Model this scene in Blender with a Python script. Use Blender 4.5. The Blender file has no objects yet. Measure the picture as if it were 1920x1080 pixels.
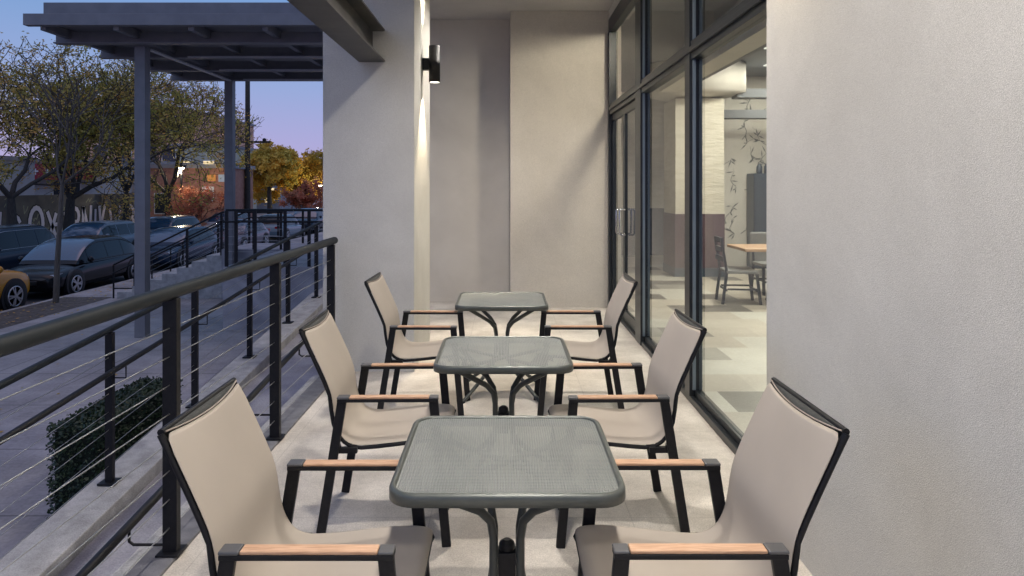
import bpy, bmesh, math, random
from mathutils import Vector, Matrix
R = math.radians; PI = math.pi
random.seed(7)
S = bpy.context.scene
COL = S.collection

# ------------------------------------------------------------------ helpers
class MB:
    def __init__(s): s.v = []; s.f = []; s.m = []; s.cur = 0; s.sm = set()
    def mat(s, i): s.cur = i; return s
    def add(s, vs, fs, smooth=False):
        o = len(s.v); s.v += [tuple(p) for p in vs]
        for f in fs:
            if smooth: s.sm.add(len(s.f))
            s.f.append([o + i for i in f]); s.m.append(s.cur)
        return s
    def box(s, x0, x1, y0, y1, z0, z1):
        return s.add([(x0,y0,z0),(x1,y0,z0),(x1,y1,z0),(x0,y1,z0),(x0,y0,z1),(x1,y0,z1),(x1,y1,z1),(x0,y1,z1)],
                     [(0,3,2,1),(4,5,6,7),(0,1,5,4),(1,2,6,5),(2,3,7,6),(3,0,4,7)])
    def bar(s, a, b, w, t, side=(0,1,0)):
        """rectangular bar from a to b; t = size along side, w = size across"""
        a = Vector(a); b = Vector(b); d = (b-a).normalized(); sd = Vector(side)
        sd = (sd - d*sd.dot(d)).normalized(); u = d.cross(sd)
        vs = []
        for p in (a, b):
            for i, j in ((-1,-1),(1,-1),(1,1),(-1,1)): vs.append(p + u*(i*w/2) + sd*(j*t/2))
        return s.add(vs, [(0,3,2,1),(4,5,6,7),(0,1,5,4),(1,2,6,5),(2,3,7,6),(3,0,4,7)])
    def tube(s, pts, rad, n=8, caps=True):
        pts = [Vector(p) for p in pts]; k = len(pts)
        rs = rad if isinstance(rad, (list, tuple)) else [rad]*k
        vs = []; prev = None
        for i, p in enumerate(pts):
            d = (pts[min(i+1,k-1)] - pts[max(i-1,0)]).normalized()
            ref = prev if prev is not None else (Vector((0,0,1)) if abs(d.z) < .9 else Vector((1,0,0)))
            u = (ref - d*ref.dot(d)).normalized(); w = d.cross(u); prev = u
            for j in range(n):
                a = 2*PI*j/n; vs.append(p + (u*math.cos(a) + w*math.sin(a))*rs[i])
        fs = [(i*n+j, i*n+(j+1)%n, (i+1)*n+(j+1)%n, (i+1)*n+j) for i in range(k-1) for j in range(n)]
        s.add(vs, fs, True)
        if caps:
            s.add(vs[:n], [tuple(range(n))[::-1]]); s.add(vs[-n:], [tuple(range(n))])
        return s
    def lathe(s, prof, c=(0,0,0), axis='z', n=24, smooth=True):
        vs = []
        for r, h in prof:
            for j in range(n):
                a = 2*PI*j/n; p = (r*math.cos(a), r*math.sin(a), h)
                if axis == 'x': p = (h, p[0], p[1])
                if axis == 'y': p = (p[0], h, p[1])
                vs.append((p[0]+c[0], p[1]+c[1], p[2]+c[2]))
        fs = [(i*n+j, i*n+(j+1)%n, (i+1)*n+(j+1)%n, (i+1)*n+j) for i in range(len(prof)-1) for j in range(n)]
        s.add(vs, fs, smooth)
        s.add(vs[:n], [tuple(range(n))[::-1]]); s.add(vs[-n:], [tuple(range(n))])
        return s
    def prism(s, poly, z0, z1):
        n = len(poly)
        vs = [(x,y,z0) for x,y in poly] + [(x,y,z1) for x,y in poly]
        return s.add(vs, [tuple(range(n))[::-1], tuple(range(n,2*n))] + [(i,(i+1)%n,n+(i+1)%n,n+i) for i in range(n)])
    def build(s, name, mats, parent=None, bevel=0, seg=2, subsurf=0, smooth_all=False):
        me = bpy.data.meshes.new(name); me.from_pydata(s.v, [], s.f); me.validate()
        for m in (mats if isinstance(mats, (list, tuple)) else [mats]): me.materials.append(m)
        if len(me.polygons) == len(s.m):
            for p, mi in zip(me.polygons, s.m): p.material_index = mi
            for i in s.sm: me.polygons[i].use_smooth = True
        if smooth_all:
            for p in me.polygons: p.use_smooth = True
        me.update()
        bm = bmesh.new(); bm.from_mesh(me); bmesh.ops.recalc_face_normals(bm, faces=bm.faces); bm.to_mesh(me); bm.free()
        o = bpy.data.objects.new(name, me); COL.objects.link(o)
        if parent: o.parent = parent
        if bevel:
            b = o.modifiers.new('bevel', 'BEVEL'); b.width = bevel; b.segments = seg; b.limit_method = 'ANGLE'; b.angle_limit = R(40)
        if subsurf:
            b = o.modifiers.new('sub', 'SUBSURF'); b.levels = subsurf; b.render_levels = subsurf
        return o

def tag(o, label=None, cat=None, group=None, kind=None):
    if label: o['label'] = label
    if cat: o['category'] = cat
    if group: o['group'] = group
    if kind: o['kind'] = kind
    return o
def empty(name, loc=(0,0,0), rz=0, label=None, cat=None, group=None):
    o = bpy.data.objects.new(name, None); COL.objects.link(o)
    o.location = loc; o.rotation_euler = (0,0,rz); o.empty_display_size = .1
    return tag(o, label, cat, group)
def copy_tree(o, parent=None):
    kids = list(o.children)
    c = o.copy(); COL.objects.link(c)
    if parent: c.parent = parent
    for k in kids: copy_tree(k, c)
    return c

# ------------------------------------------------------------------ materials
def mat(name, col, rough=.6, metal=0, col2=None, scale=8, detail=4, bump=0, bscale=60, spec=.5, stretch=None, amount=1, trans=None, bdist=.01, coat=0):
    m = bpy.data.materials.new(name); m.use_nodes = True; nt = m.node_tree; N = nt.nodes; L = nt.links
    b = N['Principled BSDF']; b.inputs['Base Color'].default_value = (*col, 1); b.inputs['Roughness'].default_value = rough
    b.inputs['Metallic'].default_value = metal; b.inputs['Specular IOR Level'].default_value = spec
    if coat: b.inputs['Coat Weight'].default_value = coat; b.inputs['Coat Roughness'].default_value = .04
    tc = N.new('ShaderNodeTexCoord'); mp = N.new('ShaderNodeMapping'); L.new(tc.outputs['Object'], mp.inputs[0])
    if stretch: mp.inputs['Scale'].default_value = stretch
    if col2:
        n = N.new('ShaderNodeTexNoise'); n.inputs['Scale'].default_value = scale; n.inputs['Detail'].default_value = detail
        L.new(mp.outputs[0], n.inputs['Vector'])
        r = N.new('ShaderNodeValToRGB'); r.color_ramp.elements[0].position = .35; r.color_ramp.elements[1].position = .65
        r.color_ramp.elements[0].color = (*col, 1); r.color_ramp.elements[1].color = (*col2, 1)
        L.new(n.outputs['Fac'], r.inputs[0]); L.new(r.outputs[0], b.inputs['Base Color'])
    if bump:
        n = N.new('ShaderNodeTexNoise'); n.inputs['Scale'].default_value = bscale; n.inputs['Detail'].default_value = 3
        L.new(mp.outputs[0], n.inputs['Vector'])
        bp = N.new('ShaderNodeBump'); bp.inputs['Strength'].default_value = bump; bp.inputs['Distance'].default_value = bdist
        L.new(n.outputs['Fac'], bp.inputs['Height']); L.new(bp.outputs[0], b.inputs['Normal'])
    return m
def emis(name, col, st):
    m = bpy.data.materials.new(name); m.use_nodes = True; nt = m.node_tree; nt.nodes.clear()
    e = nt.nodes.new('ShaderNodeEmission'); o = nt.nodes.new('ShaderNodeOutputMaterial')
    e.inputs[0].default_value = (*col, 1); e.inputs[1].default_value = st; nt.links.new(e.outputs[0], o.inputs[0]); return m
def glass(name, tint=(.93,.96,.96), ior=1.5, boost=1.0):
    m = bpy.data.materials.new(name); m.use_nodes = True; nt = m.node_tree; N = nt.nodes; L = nt.links; N.clear()
    o = N.new('ShaderNodeOutputMaterial'); t = N.new('ShaderNodeBsdfTransparent'); g = N.new('ShaderNodeBsdfGlossy'); x = N.new('ShaderNodeMixShader')
    f = N.new('ShaderNodeFresnel'); f.inputs[0].default_value = ior
    mu = N.new('ShaderNodeMath'); mu.operation = 'MULTIPLY'; mu.inputs[1].default_value = boost; mu.use_clamp = True
    t.inputs[0].default_value = (*tint, 1); g.inputs['Roughness'].default_value = 0.0; g.inputs[0].default_value = (.95,.97,1,1)
    ge = N.new('ShaderNodeNewGeometry'); iv = N.new('ShaderNodeMath'); iv.operation = 'SUBTRACT'; iv.inputs[0].default_value = 1; L.new(ge.outputs['Backfacing'], iv.inputs[1])
    m2 = N.new('ShaderNodeMath'); m2.operation = 'MULTIPLY'; L.new(iv.outputs[0], m2.inputs[0]); L.new(f.outputs[0], m2.inputs[1]); L.new(m2.outputs[0], mu.inputs[0]); L.new(mu.outputs[0], x.inputs[0]); L.new(t.outputs[0], x.inputs[1]); L.new(g.outputs[0], x.inputs[2]); L.new(x.outputs[0], o.inputs[0])
    return m

def stucco(name, c1, c2, bs=380, bump=.25):
    m = mat(name, c1, .9, col2=c2, scale=1.3, detail=8, spec=.2)
    nt = m.node_tree; N = nt.nodes; L = nt.links; b = N['Principled BSDF']
    tc = N.new('ShaderNodeTexCoord')
    n1 = N.new('ShaderNodeTexNoise'); n1.inputs['Scale'].default_value = bs; n1.inputs['Detail'].default_value = 2
    n2 = N.new('ShaderNodeTexVoronoi'); n2.inputs['Scale'].default_value = bs*.8
    L.new(tc.outputs['Object'], n1.inputs['Vector']); L.new(tc.outputs['Object'], n2.inputs['Vector'])
    a = N.new('ShaderNodeMath'); a.operation = 'ADD'; L.new(n1.outputs['Fac'], a.inputs[0]); L.new(n2.outputs['Distance'], a.inputs[1])
    bp = N.new('ShaderNodeBump'); bp.inputs['Strength'].default_value = bump; bp.inputs['Distance'].default_value = .006
    L.new(a.outputs[0], bp.inputs['Height']); L.new(bp.outputs[0], b.inputs['Normal'])
    # fine speckle of the aggregate
    src = b.inputs['Base Color'].links[0].from_socket
    r = N.new('ShaderNodeMapRange'); r.inputs[1].default_value = .3; r.inputs[2].default_value = .7; r.inputs[3].default_value = .70; r.inputs[4].default_value = 1.22
    L.new(n1.outputs['Fac'], r.inputs[0])
    mx = N.new('ShaderNodeMix'); mx.data_type = 'RGBA'; mx.blend_type = 'MULTIPLY'; mx.inputs[0].default_value = 1
    n3 = N.new('ShaderNodeTexNoise'); n3.inputs['Scale'].default_value = .9; n3.inputs['Detail'].default_value = 9; n3.inputs['Roughness'].default_value = .65; n3.inputs['Distortion'].default_value = .6
    L.new(tc.outputs['Object'], n3.inputs['Vector'])
    r3 = N.new('ShaderNodeMapRange'); r3.inputs[1].default_value = .3; r3.inputs[2].default_value = .7; r3.inputs[3].default_value = .90; r3.inputs[4].default_value = 1.07; L.new(n3.outputs['Fac'], r3.inputs[0])
    pr = N.new('ShaderNodeMath'); pr.operation = 'MULTIPLY'; L.new(r.outputs[0], pr.inputs[0]); L.new(r3.outputs[0], pr.inputs[1])
    L.new(src, mx.inputs[6]); L.new(pr.outputs[0], mx.inputs[7]); L.new(mx.outputs[2], b.inputs['Base Color'])
    return m

def speckle(m, layers):
    """multiply fine aggregate speckle and blotches into the base colour"""
    nt = m.node_tree; N = nt.nodes; L = nt.links; b = N['Principled BSDF']; tc = N.new('ShaderNodeTexCoord'); src = b.inputs['Base Color'].links[0].from_socket
    for sc, lo, hi, dist in layers:
        n = N.new('ShaderNodeTexNoise'); n.inputs['Scale'].default_value = sc; n.inputs['Detail'].default_value = 5; n.inputs['Distortion'].default_value = dist; L.new(tc.outputs['Object'], n.inputs['Vector'])
        r = N.new('ShaderNodeMapRange'); r.inputs[1].default_value = .32; r.inputs[2].default_value = .68; r.inputs[3].default_value = lo; r.inputs[4].default_value = hi; L.new(n.outputs['Fac'], r.inputs[0])
        mx = N.new('ShaderNodeMix'); mx.data_type = 'RGBA'; mx.blend_type = 'MULTIPLY'; mx.inputs[0].default_value = 1
        L.new(src, mx.inputs[6]); L.new(r.outputs[0], mx.inputs[7]); src = mx.outputs[2]
    L.new(src, b.inputs['Base Color']); return m

def grid_lines(m, sx, sy, width, dark, ox=0, oy=0):
    """joint lines every sx, sy metres, multiplied into the base colour"""
    nt = m.node_tree; N = nt.nodes; L = nt.links; b = N['Principled BSDF']
    tc = N.new('ShaderNodeTexCoord'); sp = N.new('ShaderNodeSeparateXYZ'); L.new(tc.outputs['Object'], sp.inputs[0])
    outs = []
    for ax, s_, o_ in (('X', sx, ox), ('Y', sy, oy)):
        a = N.new('ShaderNodeMath'); a.operation = 'ADD'; a.inputs[1].default_value = o_ + 1000*s_; L.new(sp.outputs[ax], a.inputs[0])
        d = N.new('ShaderNodeMath'); d.operation = 'MODULO'; d.inputs[1].default_value = s_; L.new(a.outputs[0], d.inputs[0])
        c = N.new('ShaderNodeMath'); c.operation = 'LESS_THAN'; c.inputs[1].default_value = width; L.new(d.outputs[0], c.inputs[0]); outs.append(c)
    mxm = N.new('ShaderNodeMath'); mxm.operation = 'MAXIMUM'; L.new(outs[0].outputs[0], mxm.inputs[0]); L.new(outs[1].outputs[0], mxm.inputs[1])
    mx = N.new('ShaderNodeMix'); mx.data_type = 'RGBA'; mx.blend_type = 'MULTIPLY'
    L.new(mxm.outputs[0], mx.inputs[0])
    lk = b.inputs['Base Color'].links
    if lk: L.new(lk[0].from_socket, mx.inputs[6])
    else: mx.inputs[6].default_value = b.inputs['Base Color'].default_value
    mx.inputs[7].default_value = (dark, dark, dark, 1); L.new(mx.outputs[2], b.inputs['Base Color'])
    return m

M = {}
M['stucco'] = stucco('stucco', (.615,.60,.56), (.675,.66,.62))
M['stucco_warm'] = stucco('stucco_warm', (.62,.575,.51), (.67,.625,.56), 330, .2)
M['ceiling'] = stucco('ceiling_paint', (.55,.53,.51), (.59,.57,.55), 330, .15)
M['floor'] = grid_lines(mat('patio_concrete', (.50,.455,.40), .75, col2=(.68,.63,.565), scale=2.6, detail=12, bump=.25, bscale=220, spec=.3), 1.0, 1.2, .006, .84, .37, .2)
M['kerb'] = mat('kerb_concrete', (.36,.35,.34), .8, col2=(.47,.46,.45), scale=9, detail=8, bump=.3, bscale=120)
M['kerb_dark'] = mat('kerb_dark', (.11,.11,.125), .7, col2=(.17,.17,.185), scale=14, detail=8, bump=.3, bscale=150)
M['ramp'] = mat('ramp_concrete', (.32,.31,.34), .85, col2=(.42,.41,.43), scale=2.5, detail=10, bump=.3, bscale=150)
M['sidewalk'] = grid_lines(mat('sidewalk_concrete', (.34,.32,.32), .85, col2=(.43,.405,.405), scale=.9, detail=12, bump=.3, bscale=60), 1.5, 1.5, .022, .55, .3, .1)
M['asphalt'] = mat('asphalt', (.045,.045,.05), .85, col2=(.07,.07,.075), scale=3, detail=10, bump=.4, bscale=90)
M['dirt'] = mat('dirt', (.07,.06,.05), .95, col2=(.14,.125,.11), scale=14, detail=10, bump=.6, bscale=60)
speckle(M['floor'], ((140, .80, 1.15, 0), (28, .93, 1.05, .3), (.9, .84, 1.08, 1.2)))
speckle(M['kerb'], ((120, .8, 1.15, 0), (6, .82, 1.1, 1)))
speckle(M['sidewalk'], ((25, .86, 1.1, 0), (.35, .72, 1.12, 1.5), (3, .86, 1.08, 1)))
speckle(M['ramp'], ((90, .82, 1.14, 0), (1.2, .75, 1.1, 1.5)))
M['black'] = mat('black_powder_coat', (.006,.006,.008), .5, col2=(.010,.010,.012), scale=60, bump=.08, bscale=500, spec=.3)
M['rail'] = mat('rail_paint', (.010,.0135,.017), .5, col2=(.016,.020,.024), scale=9, spec=.25)
M['cable'] = mat('steel_cable', (.42,.42,.42), .35, metal=.9)
M['frame'] = mat('window_aluminium', (.020,.024,.028), .35, col2=(.026,.03,.035), scale=12, metal=.3)
M['frame_edge'] = mat('window_gasket_trim', (.22,.27,.30), .35, metal=.5)
M['chrome'] = mat('handle_steel', (.6,.6,.62), .22, metal=1)
M['beam'] = mat('beam_paint', (.055,.053,.052), .55, col2=(.075,.072,.07), scale=6, bump=.1, bscale=80)
M['canopy'] = mat('canopy_paint', (.165,.165,.18), .5, col2=(.195,.195,.21), scale=4)
M['canopy_lit'] = mat('canopy_lit_edge', (.45,.46,.5), .5, col2=(.5,.51,.55), scale=4)  # canopy paint made paler; light on the flange edges put into the colour
M['wood'] = mat('arm_wood', (.43,.25,.15), .5, col2=(.59,.37,.24), scale=14, detail=6, stretch=(1.2,14,14), bump=.1, bscale=60)
M['tubegrey'] = mat('table_tube', (.05,.056,.054), .38, col2=(.06,.066,.064), scale=20, metal=.3)
M['rim'] = mat('table_rim', (.085,.095,.088), .33, col2=(.10,.11,.105), scale=30, metal=.35)
M['cap'] = mat('arm_cap', (.10,.10,.105), .4, metal=.3)

# woven sling fabric: tiny open weave, slightly see-through
def sling():
    m = mat('sling_fabric', (.37,.31,.255), .8, spec=.25); nt = m.node_tree; N = nt.nodes; L = nt.links; b = N['Principled BSDF']
    tc = N.new('ShaderNodeTexCoord'); w = N.new('ShaderNodeTexWave'); w.inputs['Scale'].default_value = 130; w.bands_direction = 'Y'
    w2 = N.new('ShaderNodeTexWave'); w2.inputs['Scale'].default_value = 130; w2.bands_direction = 'Z'
    nz = N.new('ShaderNodeTexNoise'); nz.inputs['Scale'].default_value = 3; nz.inputs['Detail'].default_value = 6
    for n in (w, w2, nz): L.new(tc.outputs['Object'], n.inputs['Vector'])
    a = N.new('ShaderNodeMath'); a.operation = 'MULTIPLY'; L.new(w.outputs['Fac'], a.inputs[0]); L.new(w2.outputs['Fac'], a.inputs[1])
    r = N.new('ShaderNodeMix'); r.data_type = 'RGBA'; r.inputs[6].default_value = (.50,.445,.39,1); r.inputs[7].default_value = (.585,.52,.455,1)
    r.inputs[0].default_value = .55
    r2 = N.new('ShaderNodeMix'); r2.data_type = 'RGBA'; r2.blend_type = 'MULTIPLY'; r2.inputs[0].default_value = .25
    L.new(r.outputs[2], r2.inputs[6]); L.new(nz.outputs['Fac'], r2.inputs[7]); L.new(r2.outputs[2], b.inputs['Base Color'])
    bp = N.new('ShaderNodeBump'); bp.inputs['Strength'].default_value = .1; bp.inputs['Distance'].default_value = .001
    L.new(a.outputs[0], bp.inputs['Height']); L.new(bp.outputs[0], b.inputs['Normal'])
    o = N['Material Output']; tl = N.new('ShaderNodeBsdfTranslucent'); tl.inputs[0].default_value = (.5,.42,.34,1)
    x = N.new('ShaderNodeMixShader'); x.inputs[0].default_value = .16; L.new(b.outputs[0], x.inputs[1]); L.new(tl.outputs[0], x.inputs[2]); L.new(x.outputs[0], o.inputs[0])
    return m
M['sling'] = sling()
M['sling_dark'] = mat('sling_back_binding', (.035,.037,.036), .8, col2=(.05,.052,.05), scale=80)
M['seam'] = mat('sling_hem', (.30,.255,.22), .8)

def perforated():
    m = mat('perforated_metal', (.245,.262,.252), .42, metal=.2, col2=(.29,.305,.295), scale=5, detail=5); nt = m.node_tree; N = nt.nodes; L = nt.links; b = N['Principled BSDF']
    tc = N.new('ShaderNodeTexCoord'); sp = N.new('ShaderNodeSeparateXYZ'); L.new(tc.outputs['Object'], sp.inputs[0])
    s = []
    for ax, pitch in (('X', .0085), ('Y', .0105)):
        a = N.new('ShaderNodeMath'); a.operation = 'MULTIPLY'; a.inputs[1].default_value = 2*PI/pitch; L.new(sp.outputs[ax], a.inputs[0])
        c = N.new('ShaderNodeMath'); c.operation = 'SINE'; L.new(a.outputs[0], c.inputs[0]); s.append(c)
    ad = N.new('ShaderNodeMath'); ad.operation = 'ADD'; L.new(s[0].outputs[0], ad.inputs[0]); L.new(s[1].outputs[0], ad.inputs[1])
    g = N.new('ShaderNodeMath'); g.operation = 'GREATER_THAN'; g.inputs[1].default_value = 1.05; L.new(ad.outputs[0], g.inputs[0])
    t = N.new('ShaderNodeBsdfTransparent'); x = N.new('ShaderNodeMixShader'); o = N['Material Output']
    L.new(g.outputs[0], x.inputs[0]); L.new(b.outputs[0], x.inputs[1]); L.new(t.outputs[0], x.inputs[2]); L.new(x.outputs[0], o.inputs[0])
    bp = N.new('ShaderNodeBump'); bp.inputs['Strength'].default_value = .5; bp.inputs['Distance'].default_value = .003; bp.invert = True
    L.new(ad.outputs[0], bp.inputs['Height']); L.new(bp.outputs[0], b.inputs['Normal'])
    return m
M['perf'] = perforated()
M['glass'] = glass('storefront_glass', (.93,.96,.96), 1.5, 1.35)

# ------------------------------------------------------------------ camera
cd = bpy.data.cameras.new('camera'); cam = bpy.data.objects.new('camera', cd); COL.objects.link(cam)
cd.sensor_width = 36; cd.lens = 24; cd.clip_end = 2000; cd.clip_start = .02
cam.location = (0, 0, 1.65); cam.rotation_euler = (R(90), 0, 0)
cd.shift_y = (350-540)/1920; cd.shift_x = (960-945)/1920
S.camera = cam

G = -1.2       # plaza / sidewalk level
RD = -1.33     # road level

# ------------------------------------------------------------------ ground
MB().box(-400, 400, -60, 900, -1.9, -1.42).build('ground', M['dirt'])['kind'] = 'structure'
m = MB(); m.box(-17.6, -11.5, -40, 400, -1.42, RD); tag(m.build('road', M['asphalt']), kind='structure')
m = MB(); m.box(-11.35, 60, -40, 400, -1.6, G); tag(m.build('sidewalk', M['sidewalk']), kind='structure')
m = MB(); m.box(-11.5, -11.35, -40, 400, -1.6, G+.003); tag(m.build('kerb', M['kerb'], bevel=.015), kind='structure')
m = MB(); m.box(-60, -17.6, -40, 400, -1.6, G); tag(m.build('far_sidewalk', M['sidewalk']), kind='structure')
# tree beds in the sidewalk by the kerb
rr = random.Random(3)
for (y0, y1) in ((12.0, 17.6),):
    m = MB(); n = 24
    pts = []
    for i in range(n):
        for j in range(6):
            pts.append((-11.33 + 1.25*j/5, y0 + (y1-y0)*i/(n-1), G + .006 + (rr.uniform(0,.03) if 0<i<n-1 and 0<j<5 else 0)))
    m.add(pts, [(i*6+j, i*6+j+1, (i+1)*6+j+1, (i+1)*6+j) for i in range(n-1) for j in range(5)], True)
    tag(m.build('planting_bed', M['dirt']), kind='structure')

# ------------------------------------------------------------------ patio shell
m = MB(); m.box(-1.45, 1.42, -3, 9.8, -.25, 0); tag(m.build('patio_floor', M['floor']), kind='structure')
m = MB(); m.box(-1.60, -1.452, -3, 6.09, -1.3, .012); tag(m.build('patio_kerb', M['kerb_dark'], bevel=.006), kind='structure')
m = MB(); m.box(-1.70, -1.604, -3, 6.09, -1.3, -.03); tag(m.build('patio_kerb_ledge', M['kerb'], bevel=.006), kind='structure')

tag(MB().box(1.31, 1.9, -3, 3.41, -.1, 4.05).build('stucco_wall', M['stucco'], bevel=.004),
    'large textured grey beige stucco wall filling the right side beside the window', 'wall')
m = MB(); m.box(.085, 1.6, 9.32, 10.4, -.1, 4.05); tag(m.build('stucco_wall', M['stucco_warm'], bevel=.004),
    'beige end wall standing forward, next to the glass doors', 'wall')
m = MB(); m.box(-1.62, .083, 9.8, 10.4, -.1, 4.05); tag(m.build('stucco_wall', M['stucco_warm'], bevel=.004),
    'shaded grey beige recessed end wall between the column and the forward wall', 'wall')
m = MB(); m.box(-1.617, -.80, 6.09, 7.37, -1.3, 4.3); tag(m.build('stucco_column', M['stucco'], bevel=.006),
    'broad square grey stucco column where the patio railing ends', 'column')
m = MB(); m.box(-1.62, 8.5, -3, 18, 4.05, 4.3); tag(m.build('ceiling', M['ceiling']), kind='structure')
# entrance block beyond the patio
m = MB(); m.box(-1.60, 1.0, 10.42, 26, -1.3, 4.04); tag(m.build('building_wall', M['stucco']),
    'stucco flank of the building beyond the patio end wall', 'wall')

# steel I beam under the ceiling
bx0, bx1, bz0, bz1 = -1.294, -1.06, 2.76, 3.05
m = MB()
m.box(bx0, bx1, -3, 6.085, bz0, bz0+.016); m.box(bx0, bx1, -3, 6.085, bz1-.016, bz1)
m.box(-1.184, -1.170, -3, 6.085, bz0+.016, bz1-.016)
tag(m.build('steel_beam', M['beam'], bevel=.002), 'dark painted steel I beam running overhead into the stucco column', 'beam')

# recessed downlights in the patio ceiling (their lit faces are above the frame)
M['lens'] = emis('lamp_lens', (1, .93, .82), 14)
M['lens_sconce'] = emis('sconce_lens', (1, .93, .80), 9)
LIGHTS = []
def light(kind, name, loc, energy, col=(1,.9,.76), **k):
    d = bpy.data.lights.new(name, kind); d.energy = energy; d.color = col
    for a, b in k.items():
        if a != 'rot': setattr(d, a, b)
    o = bpy.data.objects.new(name, d); COL.objects.link(o); o.location = loc; o.rotation_euler = k.get('rot', (0,0,0)); return o
for (x, y, e) in ((.15, -1.4, 1.1), (.15, 1.5, 1), (.15, 4.3, 1), (.15, 7.2, 1)):  # first one, behind the camera, added to brighten the foreground
    t = empty('ceiling_downlight', (x, y, 4.05), 0, 'round recessed downlight in the patio ceiling, out of view', 'ceiling light', 'recessed downlights over the patio')
    MB().lathe([(.075,-.002),(.10,-.002),(.10,-.010),(.075,-.010)]).build('trim_ring', M['frame'], t)
    MB().lathe([(.001,-.004),(.072,-.004)]).build('lens', M['lens'], t)
    light('SPOT', 'downlight_lamp', (x, y, 4.03), 480*e, (1,.93,.84), spot_size=R(140), spot_blend=.9, shadow_soft_size=.11)

# sconces
def sconce(loc, side, label, e_up, e_dn, ang=75, bl=.45):
    """side +1: wall lies at -x of the lamp; -1: at +x"""
    t = empty('wall_sconce', loc, 0, label, 'wall lamp', 'up and down cylinder wall lamps')
    b = MB(); b.lathe([(.050,-.172),(.055,-.18),(.055,.18),(.050,.172)], n=32); b.build('lamp_body', M['black'], t)
    b = MB(); b.box(min(-side*.115,-side*.05), max(-side*.115,-side*.05), -.045, .045, -.055, .055); b.build('mount', M['black'], t, bevel=.004)
    MB().lathe([(.001,-.1735),(.049,-.1735)], n=24).build('lens', M['lens_sconce'], t)
    MB().lathe([(.001,.1735),(.049,.1735)], n=24).build('lens', M['lens_sconce'], t)
    light('SPOT', 'sconce_down', (loc[0], loc[1], loc[2]-.19), e_dn, (1,.83,.56), spot_size=R(ang), spot_blend=bl, shadow_soft_size=.03)
    light('SPOT', 'sconce_up', (loc[0], loc[1], loc[2]+.19), e_up, (1,.88,.66), spot_size=R(60), spot_blend=.45, shadow_soft_size=.03, rot=(PI,0,0))
sconce((-.682, 6.7, 2.85), 1, 'lit black cylinder wall lamp on the side of the stucco column', 110, 130)
sconce((1.195, 3.1, 3.2), -1, 'black cylinder wall lamp high on the large right stucco wall', 8, 20, 115, 1.0)

# ------------------------------------------------------------------ patio railing
def cyl_between(m, a, b, r, n=10): m.tube([a, b], r, n)
t = empty('patio_railing', (-1.49, 0, 0), 0, 'nearest dark cable railing with thick round top rail along the patio edge', 'railing')
m = MB(); m.tube([(0,-1.5,1.178),(0,6.0,1.178)], .032, 16); m.build('top_rail', M['rail'], t)
for y in (.22, 1.64, 3.06, 4.45, 5.88):
    m = MB(); m.box(-.012,.012, y-.035,y+.035, .012,1.145) if False else m.box(-.032,.032, y-.02,y+.02, .02,1.15)
    m.box(-.05,.05,y-.05,y+.05,.0125,.022)
    m.build('post', M['black'], t, bevel=.002)
for k in range(8):
    z = .13 + k*.127
    m = MB(); m.tube([(0,-1.5,z),(0,5.99,z)], .0028, 6); m.build('cable', M['cable'], t)

# ------------------------------------------------------------------ ramp with its own rails
SL = .0845
def rz(y): return .04 - (9.93-y)*SL
def slab(m, x0, x1, y0, y1, top0, top1, zb):
    m.add([(x0,y0,zb),(x1,y0,zb),(x1,y1,zb),(x0,y1,zb),(x0,y0,top0),(x1,y0,top0),(x1,y1,top1),(x0,y1,top1)],
          [(0,3,2,1),(4,5,6,7),(0,1,5,4),(1,2,6,5),(2,3,7,6),(3,0,4,7)])
m = MB(); slab(m, -2.55, -1.71, -2, 10.2, rz(-2)-.12, rz(10.2)-.08, -1.25); tag(m.build('ramp', M['ramp']), kind='structure')
m = MB(); slab(m, -2.87, -2.552, -2, 10.2, rz(-2)-.005, rz(10.2), -1.25); tag(m.build('ramp_kerb', M['kerb'], bevel=.008), kind='structure')

def rail_run(name, label, P, base, Q, baseq, posts, height=1.04, hand=None, hand_off=None, ncab=6, plate=True, pr=.018):
    pass
t = empty('ramp_railing', (-2.73, 0, 0), 0, 'sloping black cable railing on the outer kerb of the ramp', 'railing')
H = 1.06
m = MB(); m.tube([(0,-1,rz(-1)+H),(0,10.1,rz(10.1)+H)], .022, 12); m.build('top_rail', M['rail'], t)
m = MB(); m.tube([(.10,-1,rz(-1)+.82),(.10,10.1,rz(10.1)+.82)], .019, 12); m.build('handrail', M['black'], t)
for k in range(-3, 6):
    y = 4.73 + k*1.30
    if y > 10.1: continue
    b = rz(y)
    m = MB(); m.box(-.026,.026,y-.018,y+.018,b,b+H-.02); m.box(-.06,.06,y-.055,y+.055,b,b+.012)
    m.tube([(0,y+.02,b+.72),(.10,y+.02,b+.72),(.10,y+.02,b+.80)], .006, 6)
    m.build('post', M['black'], t, bevel=.002)
for k in range(7):
    z = .12 + k*.125
    m = MB(); m.tube([(0,-1,rz(-1)+z),(0,10.1,rz(10.1)+z)], .0025, 5); m.build('cable', M['cable'], t)
# inner hand rail of the ramp fixed to the patio railing posts
t = empty('ramp_handrail', (-1.68, 0, 0), 0, 'thick black sloping handrail low behind the patio railing', 'railing')
def hz(y): return .13 + (y-3.06)*SL
m = MB(); m.tube([(0,-1,hz(-1)),(0,6.05,hz(6.05))], .021, 12); m.build('rail', M['black'], t)
for y in (1.64, 3.06, 4.45, 5.6):
    m = MB(); m.tube([(0,y,hz(y)-.01),(0,y,hz(y)-.07),(.02,y,hz(y)-.085),(.155,y,hz(y)-.085)], .007, 6); m.build('bracket', M['black'], t)

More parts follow.
